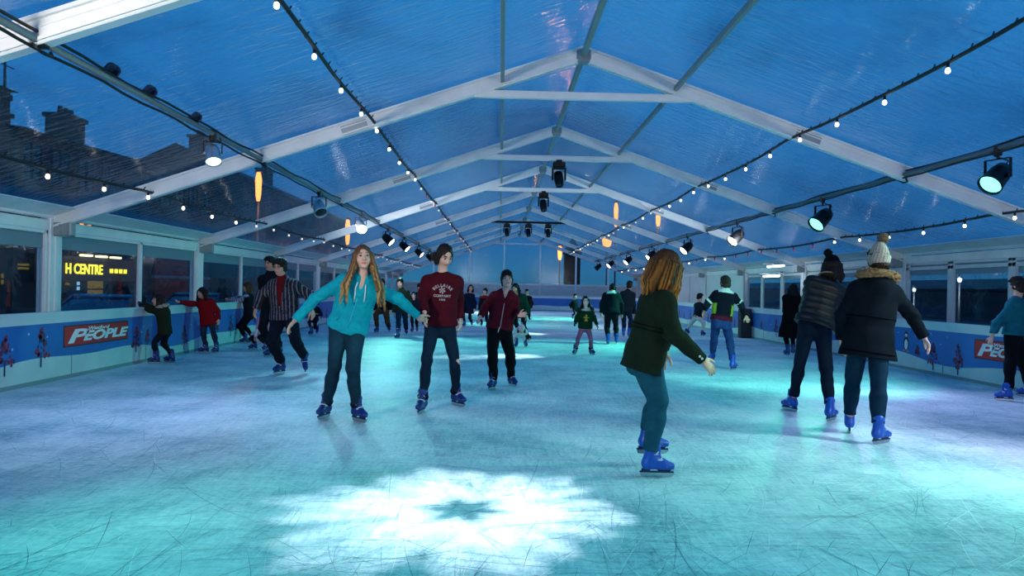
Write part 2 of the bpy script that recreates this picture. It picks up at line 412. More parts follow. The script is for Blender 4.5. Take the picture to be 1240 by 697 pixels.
# ---- rink boards
cap_m = mat('white_board_cap', '#ccdadd', .4, noise=.05, nscale=3.)
ban_blue = mat('blue_banner', '#1a6cb8', .5, noise=.1, nscale=2.)
snow_m = mat('snow_panel', '#c3d9d6', .5, noise=.06, nscale=3.)
tree_red = mat('red_print', '#8f2440', .6); tree_navy = mat('navy_print', '#26315f', .6)
flake_m = mat('pale_print', '#9fd0ee', .6); seam_m = mat('grey_seam', '#7f9698', .6)
sign_red = mat('red_sign', '#c8141f', .5, noise=.06); sign_white = mat('white_letter', '#eef0ee', .5); sign_dark = mat('dark_sign_border', '#4d0a16', .5)
black_print = mat('black_print', '#141821', .6); orange_print = mat('orange_print', '#d8812c', .6)
def board_path(pts):
    """resample to ~.35 m"""
    out = [np.array(pts[0], float)]
    for a, b in zip(pts[:-1], pts[1:]):
        a, b = np.array(a, float), np.array(b, float); n = max(1, int(np.linalg.norm(b - a) / .3))
        for i in range(1, n + 1): out.append(a + (b - a) * i / n)
    return out
class Board:
    def __init__(s, name, label, pts, inward):
        s.e = empty(name, (pts[0][0], pts[0][1], 0), label, 'rink barrier', 'rink barriers'); s.p = board_path(pts)
        s.c = np.concatenate([[0], np.cumsum([np.linalg.norm(b - a) for a, b in zip(s.p[:-1], s.p[1:])])]); s.inw = inward
    def pt(s, d):
        d = min(max(d, 0), s.c[-1]); i = min(max(int(np.searchsorted(s.c, d)) - 1, 0), len(s.p) - 2)
        t = (d - s.c[i]) / (s.c[i+1] - s.c[i]); q = s.p[i] + (s.p[i+1] - s.p[i]) * t
        tg = (s.p[i+1] - s.p[i]); tg = tg / np.linalg.norm(tg); nrm = np.array((-tg[1], tg[0])) * s.inw
        return q, nrm, tg
    def P(s, d, z, off=0.):
        q, n, _ = s.pt(d); q = q + n * off; return (q[0], q[1], z)
    def strip(s, mb, zf0, zf1, off0, off1, d0=0, d1=None, step=.15):
        d1 = s.c[-1] if d1 is None else d1; n = max(1, int((d1 - d0) / step)); prev = None
        for i in range(n + 1):
            d = d0 + (d1 - d0) * i / n; a, b = zf0(d), zf1(d)
            r = [mb.bm.verts.new(s.P(d, a, off0)), mb.bm.verts.new(s.P(d, a, off1)), mb.bm.verts.new(s.P(d, b, off1)), mb.bm.verts.new(s.P(d, b, off0))]
            if prev:
                for k in range(4):
                    f = mb.bm.faces.new((prev[k], prev[(k+1) % 4], r[(k+1) % 4], r[k])); f.material_index = mb.mi
            else: mb.bm.faces.new(r).material_index = mb.mi
            prev = r
        mb.bm.faces.new(prev[::-1]).material_index = mb.mi
    def fin(s, mb, name, mats, parent=None):
        o = mb.build(name, mats, parent or s.e); o.location = -Vector(s.e.location) if parent is None else (0, 0, 0); return o
    def wave(s, d): return .27 + .055 * math.sin(d * 1.05 + s.ph) + .035 * math.sin(d * 2.3 + 1.7 * s.ph)
    def make(s, ph, trees=True, detail=1.):
        s.ph = ph; c = lambda v: (lambda d: v)
        mb = MB(); s.strip(mb, c(.75), c(.875), -.035, .02); s.strip(mb, c(.86), c(.895), -.06, .035); s.fin(mb, 'cap_rail', cap_m)
        mb = MB(); s.strip(mb, c(-.03), lambda d: s.wave(d) + .04, -.03, .006); mb.mi = 1; s.strip(mb, c(0), c(.05), .0, .012)
        d = .7
        while d < s.c[-1]:
            s.strip(mb, c(.05), lambda q: s.wave(q), .006, .0085, d, d + .018, .02); d += 2.05
        mb.mi = 1; s.fin(mb, 'snow_panel', [snow_m, seam_m])
        mb = MB(); s.strip(mb, lambda d: s.wave(d), c(.75), -.03, .009)
        def flat(pl, d0, z0, off=.0105):       # polygon in (along, up) coordinates on the face of the boards
            try: mb.poly([s.P(d0 + u, z0 + v, off) for u, v in pl])
            except ValueError: pass
        rnd = random.Random(int(ph * 100))
        if trees:
            d = .55; i = 0; todo = list(s.trees)
            while d < min(s.c[-1], 30) - .6:
                h = rnd.choice((.36, .40, .2))
                if todo: d, h = todo.pop(0)
                z0 = s.wave(d) - .12 * (h > .3)
                if not any(a - .1 < d < b + .1 for a, b in s.skip):
                    mb.mi = 2; flat([(-.014, 0), (.014, 0), (.014, h*.5), (-.014, h*.5)], d, z0)
                    for t in range(44):
                        q = rnd.random(); zz = .3*h + q*h*.95; hw = (1 - q) * .17 * h / .38 + .012; a = (rnd.random()*2 - 1)*hw; wv = (.016 + .022*rnd.random())*(.5 + h)
                        mb.mi = 1 if rnd.random() < .62 else 2
                        flat([(a-wv, -wv*.4), (a, -wv*1.3), (a+wv, -wv*.2), (a+wv*.6, wv), (a-wv*.5, wv*.8)], d, z0 + zz, .0105 + .0006*(t % 4))
                mb.mi = 3
                for t in range(3):
                    r = .008 + .010*rnd.random(); a = rnd.random()*.9; zz = .45 + rnd.random()*.26
                    if not any(q0 - .05 < d + a < q1 + .05 for q0, q1 in s.skip): flat([(r*math.cos(k*PI/3), r*math.sin(k*PI/3)) for k in range(6)], d + a, zz)
                d += .62 + .35*rnd.random(); i += 1
        s.flat = flat; s.mb = mb; return mb
    def close(s):
        return s.fin(s.mb, 'banner', [ban_blue, tree_red, tree_navy, flake_m, black_print, sign_white, orange_print])
    def sign(s, d0, d1, z0, z1, flip, parent):
        q, n, tg = s.pt((d0 + d1) / 2); w = d1 - d0; h = z1 - z0
        mb = MB(); s.strip(mb, lambda d: z0, lambda d: z1, .009, .014, d0, d1, .3); mb.mi = 1
        bw = .016
        for a, b, za, zb in ((d0-bw, d1+bw, z0-bw, z0), (d0-bw, d1+bw, z1, z1+bw), (d0-bw, d0, z0, z1), (d1, d1+bw, z0, z1)): s.strip(mb, lambda d: za, lambda d: zb, .009, .015, a, b, .5)
        sg = s.fin(mb, 'sponsor_sign', [sign_red, sign_dark])
        x = Vector((tg[0], tg[1], 0)) * (-1 if flip else 1); y = Vector((0, 0, 1)); z = x.cross(y)
        o = Vector((q[0] + n[0]*.0165, q[1] + n[1]*.0165, (z0 + z1) / 2)) - Vector(s.e.location)
        sg.location = (0, 0, 0); sg.data.transform(Matrix.Translation(-Vector(s.e.location)))
        for body, sz, dx, dz, sp in (('P', h*.98, -w*.345, -h*.06, 1.55), ('EOPLE', h*.70, w*.115, -h*.09, 1.13), ('Wexford', h*.26, w*.0, h*.32, 1.1)):
            textmesh('lettering', body, sz, sign_white, frame_m(o + x*dx + y*dz, x*(w/(h*3.9))*1.22*sp, y, z), sg, .001, .28, bold=.008 if sz > .1 else .002)
        return sg
bl = Board('rink_barrier', 'left rink barrier with blue winter banner and white cap below the street windows', [(BLX, 3.0), (BLX, BFY - CR)], -1)
sl = at_x(77, 400, BLX)[1] - 3.0; sl2 = at_x(153, 400, BLX)[1] - 3.0
bl.skip = [(sl - .1, sl2 + .1)]; bl.trees = [(at_x(q, 420, BLX)[1] - 3., h_) for q, h_ in ((-40, .36), (5, .38), (49, .38), (71, .17), (164, .32), (178, .2), (222, .36), (244, .3))]; bl.make(.4); b_ = bl.close(); bl.sign(sl, sl2, .43, .685, False, b_)
br = Board('rink_barrier', 'right rink barrier with blue winter banner and small penguin below the white framed windows', [(BRX, 3.0), (BRX, BFY - CR)], 1)
sr = at_x(1182, 420, BRX)[1] - 3.0; pg = at_x(1098, 410, BRX)[1] - 3.0
br.skip = [(sr - 1.4, sr + .1), (pg - .12, pg + .12)]; br.trees = [(at_x(q, 420, BRX)[1] - 3., h_) for q, h_ in ((1178, .16), (1161, .38), (1131, .36), (1112, .16), (1000, .3), (940, .36), (922, .2))]; br.make(1.9)
br.mb.mi = 4   # small penguin print
ell = lambda a, b, n=14: [(a*math.cos(2*PI*k/n), b*math.sin(2*PI*k/n)) for k in range(n)]
br.flat(ell(.085, .13), pg, .46); br.flat(ell(.062, .06), pg, .62)
br.mb.mi = 5; br.flat(ell(.055, .095), pg, .445, .0115); br.flat(ell(.042, .03), pg, .61, .0115)
br.mb.mi = 6; br.flat([(-.02, .01), (.02, .01), (0, -.03)], pg, .605, .0125); br.flat(ell(.035, .014), pg - .05, .335, .0125); br.flat(ell(.035, .014), pg + .05, .335, .0125)
b_ = br.close(); br.sign(sr - 1.25, sr, .40, .665, True, b_)
bf = Board('rink_barrier', 'far curved end barrier of the rink with plain blue banner, before the pale end wall',
           [(BLX, BFY - CR)] + [(BLX + CR - CR*math.cos(a), BFY - CR + CR*math.sin(a)) for a in [PI/2*i/8 for i in range(1, 9)]] +
           [(BRX - CR + CR*math.sin(a), BFY - CR + CR*math.cos(a)) for a in [PI/2*i/8 for i in range(0, 9)]], -1)
bf.skip = []; bf.trees = []; bf.make(2.7, trees=False); bf.close()
# dark padded post standing against the right boards
p = at_z(908.5, 409); 
e = empty('padded_post', (BRX - .20, p[1], 0), 'dark padded post against the right rink barrier beside the hi-vis jacket skater', 'post')
mb = MB(); mb.box((-.15, -.15, 0), (.15, .15, .86), .03); mb.build('padding', mat('dark_padding', '#1a2129', .7, noise=.2), e)
mb = MB(); mb.box((-.05, -.05, .86), (.05, .05, 1.9), .01); mb.box((-.035, -.055, .86), (-.02, -.045, 1.9)); mb.build('pole', alu2, e)
mb = MB(); mb.box((-.155, -.155, .55), (.155, .155, .6)); mb.build('strap', black, e)
# ================================================================== PIPES, STRING LIGHTS, LAMPS
steel = mat('steel_pipe', '#6b7a80', .35, .7); cable_m = mat('black_cable', '#07080a', .6)
def line_at(px, py, k=1):
    p = at_y(px, py, FY[k]); return p[0], p[2]
def pipe(name, label, X, Z, y0, y1, r=.03, cables=2):
    e = empty(name, (X, y0, Z), label, 'lighting pipe', 'lighting pipes under the roof')
    mb = MB(); mb.tube([(0, 0, 0), (0, y1 - y0, 0)], r, 10); mb.build('pipe', steel, e)
    for c in range(cables):
        pts = []; n = int((y1 - y0) / .35); off = (c - .5) * .04
        for i in range(n + 1): pts.append((off + .012*math.sin(i*1.7 + c), (y1 - y0)*i/n, r + .012 + .012*math.sin(i*.9 + c*2) if c else -.012 - r - .014*abs(math.sin(i*.8))))
        mb = MB(); mb.tube(pts, .013, 6); mb.build('cable', cable_m, e)
    for y in FY:
        if y0 < y < y1 - .5:
            mb = MB(); mb.box((-.05, y - y0 - .04, -.05), (.05, y - y0 + .04, .1), .01); mb.tube([(0, y - y0 - .1, -.045), (.05, y - y0 - .06, -.1), (.06, y - y0 + .05, -.1), (0, y - y0 + .12, -.045)], .012, 6); mb.build('clamp', black, e)
    return e
PLX, PLZ = line_at(318, 194); PRX, PRZ = line_at(1092, 212)
pipe_left = pipe('lighting_pipe', 'cable wrapped steel pipe running along the left roof slope', PLX, PLZ, .5, FY[8] - 1)
pipe_right = pipe('lighting_pipe', 'steel pipe along the right roof slope carrying the green glowing lamp', PRX, PRZ, .5, FY[8] - 1)
GLX, GLZ = line_at(455, 149); GRX, GRZ = line_at(959, 166); QLX, QLZ = line_at(188, 233); 
_q = at_y(1016, 287, FY[2]); QRX, QRZ = _q[0], _q[2]
bulb_on = emis('lit_bulb', '#fff4e0', 5.); bulb_off = mat('dim_bulb', '#d8d4cc', .2, emit='#fff4e0', estr=.6); bulb_red = mat('red_bulb', '#a51638', .3, emit='#c21a45', estr=.35)
def bulb_mesh(m):
    mb = MB(); mb.lathe((0, 0, 0), (0, 0, -1), [(0, .014), (.04, .015), (.045, .012)], 8); mb.mi = 1
    mb.lathe((0, 0, -.04), (0, 0, -1), [(0, .010), (.012, .018), (.03, .023), (.046, .019), (.055, .006)], 10)
    o = mb.build('bulb', [black, m]); me = o.data; bpy.data.objects.remove(o); return me
BM = {k: bulb_mesh(m) for k, m in (('on', bulb_on), ('red', bulb_red), ('dim', bulb_off))}
def festoon(label, X, Z, first, step, y0, y1, kind, tinsel=False):
    e = empty('string_light', (X, y0, Z), label, 'string lights', 'bulb strings along the roof')
    n = int((y1 - y0) / .55); mb = MB()
    def sag(y):
        k = ((y - FY[0]) % 4.9) / 4.9; return -.10 * 4 * k * (1 - k) * .6
    mb.tube([(.01*math.sin(i*1.3), (y1-y0)*i/n, sag(y0 + (y1-y0)*i/n)) for i in range(n + 1)], .02, 7)
    for i in range(n * 2):
        y = y0 + (y1-y0)*i/(n*2); mb.tube([(-.012, y-y0, sag(y)-.01), (.02, y-y0+.02, sag(y)+.05)], .008, 5)
    mb.build('cable', cable_m, e)
    y = first; i = 0
    while y < y1:
        b = newobj('bulb', BM[kind(i, y)], e, (0, y - y0, sag(y) - .015)); y += step; i += 1
    return e
festoon('bulb string nearest the ridge on the left roof slope', GLX, GLZ, 4.55, 1.15, .5, FY[8] - .5, lambda i, y: 'on' if y < 16 else ('red' if i % 2 else 'dim'))
festoon('bulb string high on the right roof slope above the olive jacket woman', GRX, GRZ, 4.42, 1.1, .5, FY[8] - .5, lambda i, y: 'on' if y < 18 or i % 3 == 0 else 'dim')
festoon('bulb string low on the left roof slope before the dark buildings', QLX, QLZ, 4.5, 1.1, .5, FY[8] - .5, lambda i, y: 'on' if y < 14 else 'dim')
festoon('bulb string low on the right roof slope above the knit hat woman', QRX, QRZ, 4.5, 1.08, .5, FY[8] - .5, lambda i, y: 'on' if y < 16 else ('red' if y < 21 else ('on' if i % 2 else 'red')))
lens_white = emis('lit_white_lens', '#f4f6ff', 9.); lens_cyan = emis('lit_green_lens', '#6bffd8', 2.4); lens_off = mat('dark_lens', '#20262c', .1, .2); silver = mat('silver_can', '#b9c0c4', .3, .8)
can_m = mat('black_can', '#08090b', .4, .4)
def rot_to(d):
    return Vector((0, 0, -1)).rotation_difference(Vector(d)).to_matrix().to_4x4()
def par(X, Y, Z, aim, label, lens, body=can_m, size=1., group='stage lamps on the roof pipes', light=None, name='stage_lamp'):
    """clamp + yoke + can with a lens, hung under a pipe at X, Y, Z and turned to aim"""
    e = empty(name, (X, Y, Z - .03), label, 'stage lamp', group)
    d = (Vector(aim) - Vector((X, Y, Z - .3*size))).normalized(); c = Vector((0, 0, -.27*size))
    mb = MB(); mb.box((-.03, -.04, -.06), (.03, .04, .075), .008); mb.tube([(0, 0, -.05), (0, 0, -.09*size)], .014, 8); mb.build('clamp', black, e)
    side = d.cross(Vector((0, 0, 1))); side = side.normalized() if side.length > .05 else Vector((1, 0, 0))
    mb = MB(); w = .135*size
    mb.bar(Vector((0, 0, -.09*size)) - side*w, Vector((0, 0, -.09*size)) + side*w, .035*size, .01)
    for s_ in (-1, 1): mb.bar(Vector((0, 0, -.09*size)) + side*w*s_, c + side*w*s_, .01, .035*size, up=side.cross((0, 0, 1)))
    mb.build('yoke', black, e)
    mb = MB(); a = c - d*.15*size
    mb.lathe(a, d, [(0, .05*size), (.02*size, .085*size), (.1*size, .105*size), (.27*size, .115*size), (.30*size, .125*size), (.31*size, .125*size), (.31*size, .112*size), (.285*size, .108*size)], 18)
    for s_ in (-1, 1): mb.lathe(c + side*.1*s_*size, side*s_, [(0, .025*size), (.04*size, .025*size)], 8)
    mb.build('can', body, e)
    mb = MB(); mb.lathe(c + d*.125*size, d, [(0, .108*size), (.01*size, .107*size), (.028*size, .07*size), (.034*size, .01)], 18); mb.build('lens', lens, e)
    mb = MB(); mb.tube([c - d*.14*size, c - d*.22*size + Vector((0, 0, .04)), Vector((.05, .1, -.05)), Vector((.02, .16, .02))], .01, 6); mb.build('lead', cable_m, e)
    return e
def spot(name, loc, aim, col, power, ang, blend=.6, rad=.06, parent=None):
    l = bpy.data.lights.new(name, 'SPOT'); l.energy = power; l.color = lin(col) if isinstance(col, str) else col; l.spot_size = math.radians(ang); l.spot_blend = blend; l.shadow_soft_size = rad
    o = bpy.data.objects.new(name, l); COL.objects.link(o); o.location = loc
    o.rotation_euler = (Vector(aim) - Vector(loc)).to_track_quat('-Z', 'Y').to_euler(); return o
def moving_head(X, Y, Z, aim, label, lens=lens_off):
    e = empty('moving_head', (X, Y, Z), label, 'stage lamp', 'moving head lamps on the ridge line')
    mb = MB(); mb.box((-.13, -.1, -.14), (.13, .1, -.02), .02); mb.box((-.06, -.05, -.02), (.06, .05, .03)); mb.build('base', can_m, e)
    mb = MB(); mb.box((-.15, -.05, -.40), (-.11, .05, -.14), .015); mb.box((.11, -.05, -.40), (.15, .05, -.14), .015); mb.box((-.15, -.05, -.17), (.15, .05, -.13), .01); mb.build('yoke', can_m, e)
    d = (Vector(aim) - Vector((X, Y, Z - .36))).normalized(); c = Vector((0, 0, -.36))
    mb = MB(); mb.lathe(c - d*.16, d, [(0, .06), (.03, .095), (.2, .10), (.3, .085), (.33, .08), (.33, .07), (.31, .068)], 16); mb.build('head', can_m, e)
    mb = MB(); mb.lathe(c + d*.14, d, [(0, .068), (.02, .05), (.025, .01)], 14); mb.build('lens', lens, e)
    return e
def on_pipe(px, py, X): return at_x(px, py, X)[1]
# left pipe lamps
yy = on_pipe(258, 160, PLX)
par(PLX, yy, PLZ, (PLX + .9, yy - 1.3, 0), 'white glowing silver spotlight hanging alone from the left roof pipe', lens_white, silver, .75)
for px, txt, lens, body, aim in ((386, 'silver spotlight cluster lamp farther along the left pipe, second in its row', lens_off, silver, (1.5, -2, -3)), (437, 'silver spotlight on the left pipe beside the teal hoodie skater, third in its row', lens_white, silver, (1.2, -2.5, -2.5)),
        (470, 'black stage lamp nearest the teal hoodie on the left pipe, fourth in its row', lens_white, can_m, (2, -.6, -2)), (490, 'black stage lamp on the left pipe, fifth in its row', lens_white, can_m, (2, -.6, -2)),
        (508, 'black stage lamp on the left pipe, sixth in its row', lens_white, can_m, (2, -.6, -2)), (521, 'farthest black stage lamp on the left pipe, by the maroon sweatshirt girl', lens_off, can_m, (2, -.6, -2))):
    yy = on_pipe(px, 260, PLX); par(PLX, yy, PLZ, (PLX + aim[0], yy + aim[1], PLZ + aim[2]), txt, lens, body, 1. if body is silver else 1.15)
# right pipe lamps
RL = ((1207, 'large black stage lamp with green glowing lens at the right edge', lens_cyan, 1.08), (996, 'black stage lamp with white lens above the bobble hats on the right pipe', lens_cyan, 1.25), (893, 'black stage lamp on the right pipe above the hi-vis jacket skater', lens_white, 1.25),
      (833, 'black stage lamp on the right pipe just right of the olive jacket woman', lens_white, 1.25), (790, 'black stage lamp on the right pipe just left of the olive jacket woman', lens_white, 1.25), (762, 'black stage lamp on the right pipe, sixth from the green one', lens_white, 1.25),
      (741, 'black stage lamp on the right pipe, second from its far end', lens_white, 1.25), (726, 'smallest black stage lamp at the far end of the right pipe row', lens_off, 1.25))
for px, txt, lens, sz in RL:
    yy = on_pipe(px, 260, PRX); par(PRX, yy, PRZ, (PRX - 1.8, yy - .7, PRZ - 2), txt, lens, can_m, sz)
for k, px, txt in ((2, 677, 'nearest black moving head lamp under the second visible tie beam'), (3, 659, 'black moving head lamp under the third visible tie beam')):
    X = at_y(px, 200, FY[k])[0]; moving_head(X, FY[k], 3.97, (X + .3, FY[k] - 1.5, 0), txt)
for px, txt in ((614, 'left moving head lamp on the dark crossbar'), (640, 'middle moving head lamp on the dark crossbar'), (664, 'right moving head lamp on the dark crossbar')):
    X = at_y(px, 270, FY[5])[0]; moving_head(X, FY[5], 3.97 if px != 640 else 3.97, (X + .3, FY[5] - 1.5, 0), txt)
# cable hanks tied to the left pipe
for i, px in enumerate((131, 178, 235)):
    yy = on_pipe(px, 90, PLX)
    mb = MB()
    for t in range(7):
        r = .03 + .006*t; mb.tube([(r*.55*math.cos(a)+.010*(t-3), .10*math.sin(a) + .015*math.sin(3*a), r*.7*math.sin(a+t*.3)) for a in [2*PI*j/14 for j in range(15)]], .012, 5)
    o = mb.build('cable_hank', mat('blue_black_cable', '#141c4a', .5), None, (PLX, yy, PLZ + .055))
    tag(o, ('coiled blue cable tied on the left pipe closest to the big rafter', 'middle coiled blue cable tied on the left pipe', 'coiled blue cable tied on the left pipe just above the white spotlight')[i], 'cable', 'cable coils on the left pipe')
# fluorescent batten by the right eave; the upper one imitates its reflection
for i, (px, py, y, lab) in enumerate(((934, 334, 20.4, 'lower fluorescent batten lamp under the right eave'), (939, 322, 20.0, 'glowing copy of the batten imitating its reflection under the right eave'))):
    p = at_y(px, py, y); e = empty('lit_batten', tuple(p), lab, 'lamp', 'fluorescent lamps under the right eave')
    mb = MB(); mb.box((-.04, -.6, .02), (.04, .6, .07), .008); mb.box((-.35, -.02, .04), (.35, .02, .07)); mb.build('housing', wframe, e)
    mb = MB(); mb.tube([(0, -.57, 0), (0, .57, 0)], .03, 8); mb.build('tube', emis('lit_tube', '#e8f4ff', 8.), e)
# ================================================================== OUTSIDE
def building(label, x, y0, y1, h, roofh, wallcol, roofcol, nwin, floors, lit=(), shop=False, chim=(), depth=9., face=1, group='street buildings outside the tent'):
    """terraced building whose front faces the tent (face=1: front at x looking to +X)"""
    e = empty('building', (x, (y0 + y1) / 2, GROUND), label, 'building', group)
    off = Vector((-x, -(y0 + y1) / 2, -GROUND)); xb = x - face * depth
    wm = mat('wall_' + wallcol, wallcol, .8, noise=.25, nscale=1.); rm = mat('roof_' + roofcol, roofcol, .7, noise=.2, nscale=2.)
    glass = mat('dark_pane', '#0a0f16', .12); litm = emis('lit_window', '#c9a250', .22); trim = mat('stone_trim', '#2b2624', .7)
    H = h - GROUND
    mb = MB(); mb.box((x, y0, GROUND), (xb, y1, h)); mb.box((x + face*.08, y0, h - .3), (xb, y1, h - .1)); o = mb.build('facade', wm, e); o.location = off
    mb = MB(); xm = (x + xb) / 2
    for a, b, c in (((x + face*.3, y0, h), (x + face*.3, y1, h), (xm, 0, h + roofh)), ((xb, y0, h), (xb, y1, h), (xm, 0, h + roofh))):
        mb._faces([a, b, (xm, y1, h + roofh), (xm, y0, h + roofh)], [(0, 1, 2, 3)])
    for yy in (y0, y1): mb._faces([(x + face*.3, yy, h), (xb, yy, h), (xm, yy, h + roofh)], [(0, 1, 2)])
    mb._faces([(x + face*.3, y0, h), (xb, y0, h), (xb, y1, h), (x + face*.3, y1, h)], [(0, 1, 2, 3)])
    o = mb.build('roof', rm, e); o.location = off
    for cy in chim:
        mb = MB(); mb.box((xm - .5, cy - .8, h), (xm + .5, cy + .8, h + roofh + 1.1)); mb.box((xm - .6, cy - .9, h + roofh + 1.), (xm + .6, cy + .9, h + roofh + 1.2))
        for q in (-.45, 0, .45): mb.lathe((xm, cy + q, h + roofh + 1.2), (0, 0, 1), [(0, .14), (.4, .11)], 8)
        o = mb.build('chimney', wm, e); o.location = off
    fh = H / floors; w = (y1 - y0) / nwin
    for f in range(1 if shop else 0, floors):
        for i in range(nwin):
            yc = y0 + w * (i + .5); z0 = GROUND + fh * f + fh * .28; z1 = GROUND + fh * (f + 1) - fh * .18; ww = min(.55, w * .3)
            mb = MB()
            for a, b in (((yc-ww-.1, z0-.12), (yc+ww+.1, z0)), ((yc-ww-.1, z1), (yc+ww+.1, z1+.12)), ((yc-ww-.08, z0), (yc-ww, z1)), ((yc+ww, z0), (yc+ww+.08, z1)), ((yc-.02, z0), (yc+.02, z1)), ((yc-ww, (z0+z1)/2-.02), (yc+ww, (z0+z1)/2+.02))):
                mb.box((x - face*.02, a[0], a[1]), (x + face*.09, b[0], b[1]))
            fr = mb.build('window', trim, e); fr.location = off
            mb = MB(); mb.box((x - face*.02, yc - ww, z0), (x + face*.03, yc + ww, z1)); mb.build('window_pane', litm if (f, i) in lit else glass, fr)
    return e, off
A = lambda px, py: at_x(px, py, -17.)
ba, offa = building('dark tall street building on the left with a mast, behind the roof film', -17, 25.6, A(145, 195)[1], 6.6, .5, '#10121b', '#0b0d14', 4, 3, shop=True, chim=(30.5,))
bz, offz = building('tallest dark street building at the left edge of the roof film', -17, 13., 25.3, 7.7, 1.2, '#0e1119', '#0a0c13', 5, 3, shop=True, chim=(22.,))
mb = MB(); ym = A(70, 100)[1]; mb.tube([(-19, ym, 7.5), (-19, ym, 10.6)], [.07, .03], 6)
for z_, l_ in ((9.4, .5), (9.8, .4), (10.2, .3)): mb.bar((-19, ym - l_, z_), (-19, ym + l_, z_), .03, .03)
o = mb.build('mast', black, ba); o.location = offa
bb, offb = building('dark street building on the left with a stepped gable, second along the street', -17, A(172, 185)[1], A(256, 205)[1], 6.9, 1.2, '#12131d', '#0b0d14', 5, 3, shop=True, chim=(A(176, 185)[1] + 1.2,))
bc, offc = building('dark street building far down the left street, third along', -17, 48., 80., 8.2, 2.2, '#11141e', '#0b0d14', 10, 3, shop=True, chim=(52., 66.))
# shop front with lit sign
sy0, sy1 = A(78, 326)[1], A(107, 326)[1]; zs = A(92, 326)[2]
lit_yellow = emis('lit_yellow_letters', '#ffe43a', 1.6); lit_dim = emis('lit_dim_letters', '#8a7a2a', .5)
mb = MB(); mb.box((-17, sy0 - 2.2, zs - .45), (-16.75, sy1 + 3.4, zs + .5)); fas = mb.build('shop_fascia', mat('dark_fascia', '#0f0e10', .4), ba); fas.location = offa
textmesh('lettering', 'H CENTRE', .56, lit_yellow, frame_m(Vector((-16.73, (sy0 + sy1) / 2 + .1, zs)), Vector((0, 1, 0)), Vector((0, 0, 1)), Vector((1, 0, 0))), fas, .01, bold=.012)
y_ = A(136, 331)[1]
mb = MB()
for q in range(4): mb.box((-16.74, y_ - .7 + .38*q, zs - .1), (-16.72, y_ - .45 + .38*q, zs + .08))
mb.build('small_lettering', lit_yellow, fas)
mb = MB()
for q in range(3): mb.box((-16.6, sy0 + .3 + q*1.1, zs + .52), (-16.4, sy0 + .9 + q*1.1, zs + .60))
mb.build('sign_lamp', emis('lit_sign_lamp', '#ffe9a0', 2.5), fas)
shop_y = emis('lit_shop_window', '#a8892e', .28); shop_r = emis('lit_red_window', '#7a2320', .14); shop_b = emis('lit_blue_window', '#8fb8d8', .8)
for px0, px1, py0, py1, m in ((105, 124, 338, 362, shop_y), (92, 96, 340, 352, shop_b), (0, 4, 330, 345, shop_y), (20, 36, 318, 327, shop_y), (9, 12, 338, 372, shop_r), (78, 84, 336, 346, shop_y), (143, 147, 340, 362, shop_r)):
    a = A(px0, (py0+py1)/2); b = A(px1, (py0+py1)/2); z1 = A((px0+px1)/2, py0)[2]; z0 = A((px0+px1)/2, py1)[2]
    mb = MB()
    n = max(1, int((b[1] - a[1]) / .7)); w = (b[1] - a[1]) / n
    for i in range(n):
        for zz in range(2): mb.box((-17.05, a[1] + w*i + .05, z0 + (z1-z0)*zz*.5 + .03), (-16.95, a[1] + w*(i+1) - .05, z0 + (z1-z0)*(zz+1)*.5 - .03))
    o = mb.build('shop_window', m, bz if px1 < 15 else ba); o.location = offz if px1 < 15 else offa
mb = MB(); a = A(186, 318); b = A(225, 318); mb.box((-17.02, a[1], .3), (-16.9, b[1], 2.6)); mb.mi = 1; mb.box((-17.02, a[1] - .2, 1.45), (-16.85, b[1] + 3, 1.6))
o = mb.build('shop_front', [mat('lit_red_panel', '#6b2622', .8, noise=.3, emit='#6b2622', estr=.03), mat('pale_band', '#6d7580', .6)], bb); o.location = offb  # reddish panel; its lit look is a faint glow in the material
# right: quay sheds beyond the windows and far end blocks
QB = 46.
building('low dark quay building seen through the right windows', 46, 20., 130., 2.0, .9, '#10141c', '#0b0f16', 16, 1, lit=((0, 2), (0, 3), (0, 7)), depth=-9., face=-1)
t_e = empty('clock_tower', (9.4, 96., GROUND), 'dark slim tower beyond the far right gable beside the orange street lamp', 'tower')
mb = MB(); mb.box((-1, -1, 0), (1, 1, 7.2)); mb.box((-1.15, -1.15, 6.4), (1.15, 1.15, 6.7)); mb.build('shaft', mat('dark_stone', '#10131a', .8, noise=.2), t_e)
mb = MB(); mb.lathe((0, 0, 7.2), (0, 0, 1), [(0, 1.3), (.9, .5), (1.4, .05)], 4); mb.build('spire', black, t_e)
# sodium street lamps; lanterns stretched tall to imitate light streaked by the film
lamp_hot = emis('lit_sodium_lantern', '#ff8a3e', 3.); post_m = mat('dark_lamp_post', '#0d0f13', .5)
lamp_cool = emis('lit_cool_lantern', '#dff2ff', 2.2)
def street_lamp(p, label, h=.55, w=.13, lm=None):
    x, y, z = p; e = empty('street_lamp', (x, y, GROUND), label, 'street lamp', 'street lamps outside the tent'); hh = z - GROUND
    mb = MB(); mb.lathe((0, 0, 0), (0, 0, 1), [(0, .13), (.4, .12), (.5, .07), (hh - h/2 - .05, .045)], 10); mb.build('post', post_m, e)
    mb = MB(); mb.lathe((0, 0, hh - h/2), (0, 0, 1), [(0, w*.5), (h*.2, w*.8), (h*.75, w), (h, w*.6)], 10); mb.build('lantern', lm or lamp_hot, e)
    mb = MB(); mb.lathe((0, 0, hh + h/2), (0, 0, 1), [(0, w*1.3), (.06, w*1.1), (.16, .02)], 10); mb.build('lamp_cap', post_m, e)
    l = bpy.data.lights.new('street_lamp_light', 'POINT'); l.energy = 160; l.color = lin('#ff9a3c' if lm is None else '#dff2ff'); l.shadow_soft_size = .2
    lo = bpy.data.objects.new('street_lamp_light', l); COL.objects.link(lo); lo.location = (x + (.35 if x < 0 else -.35), y - .35, z)
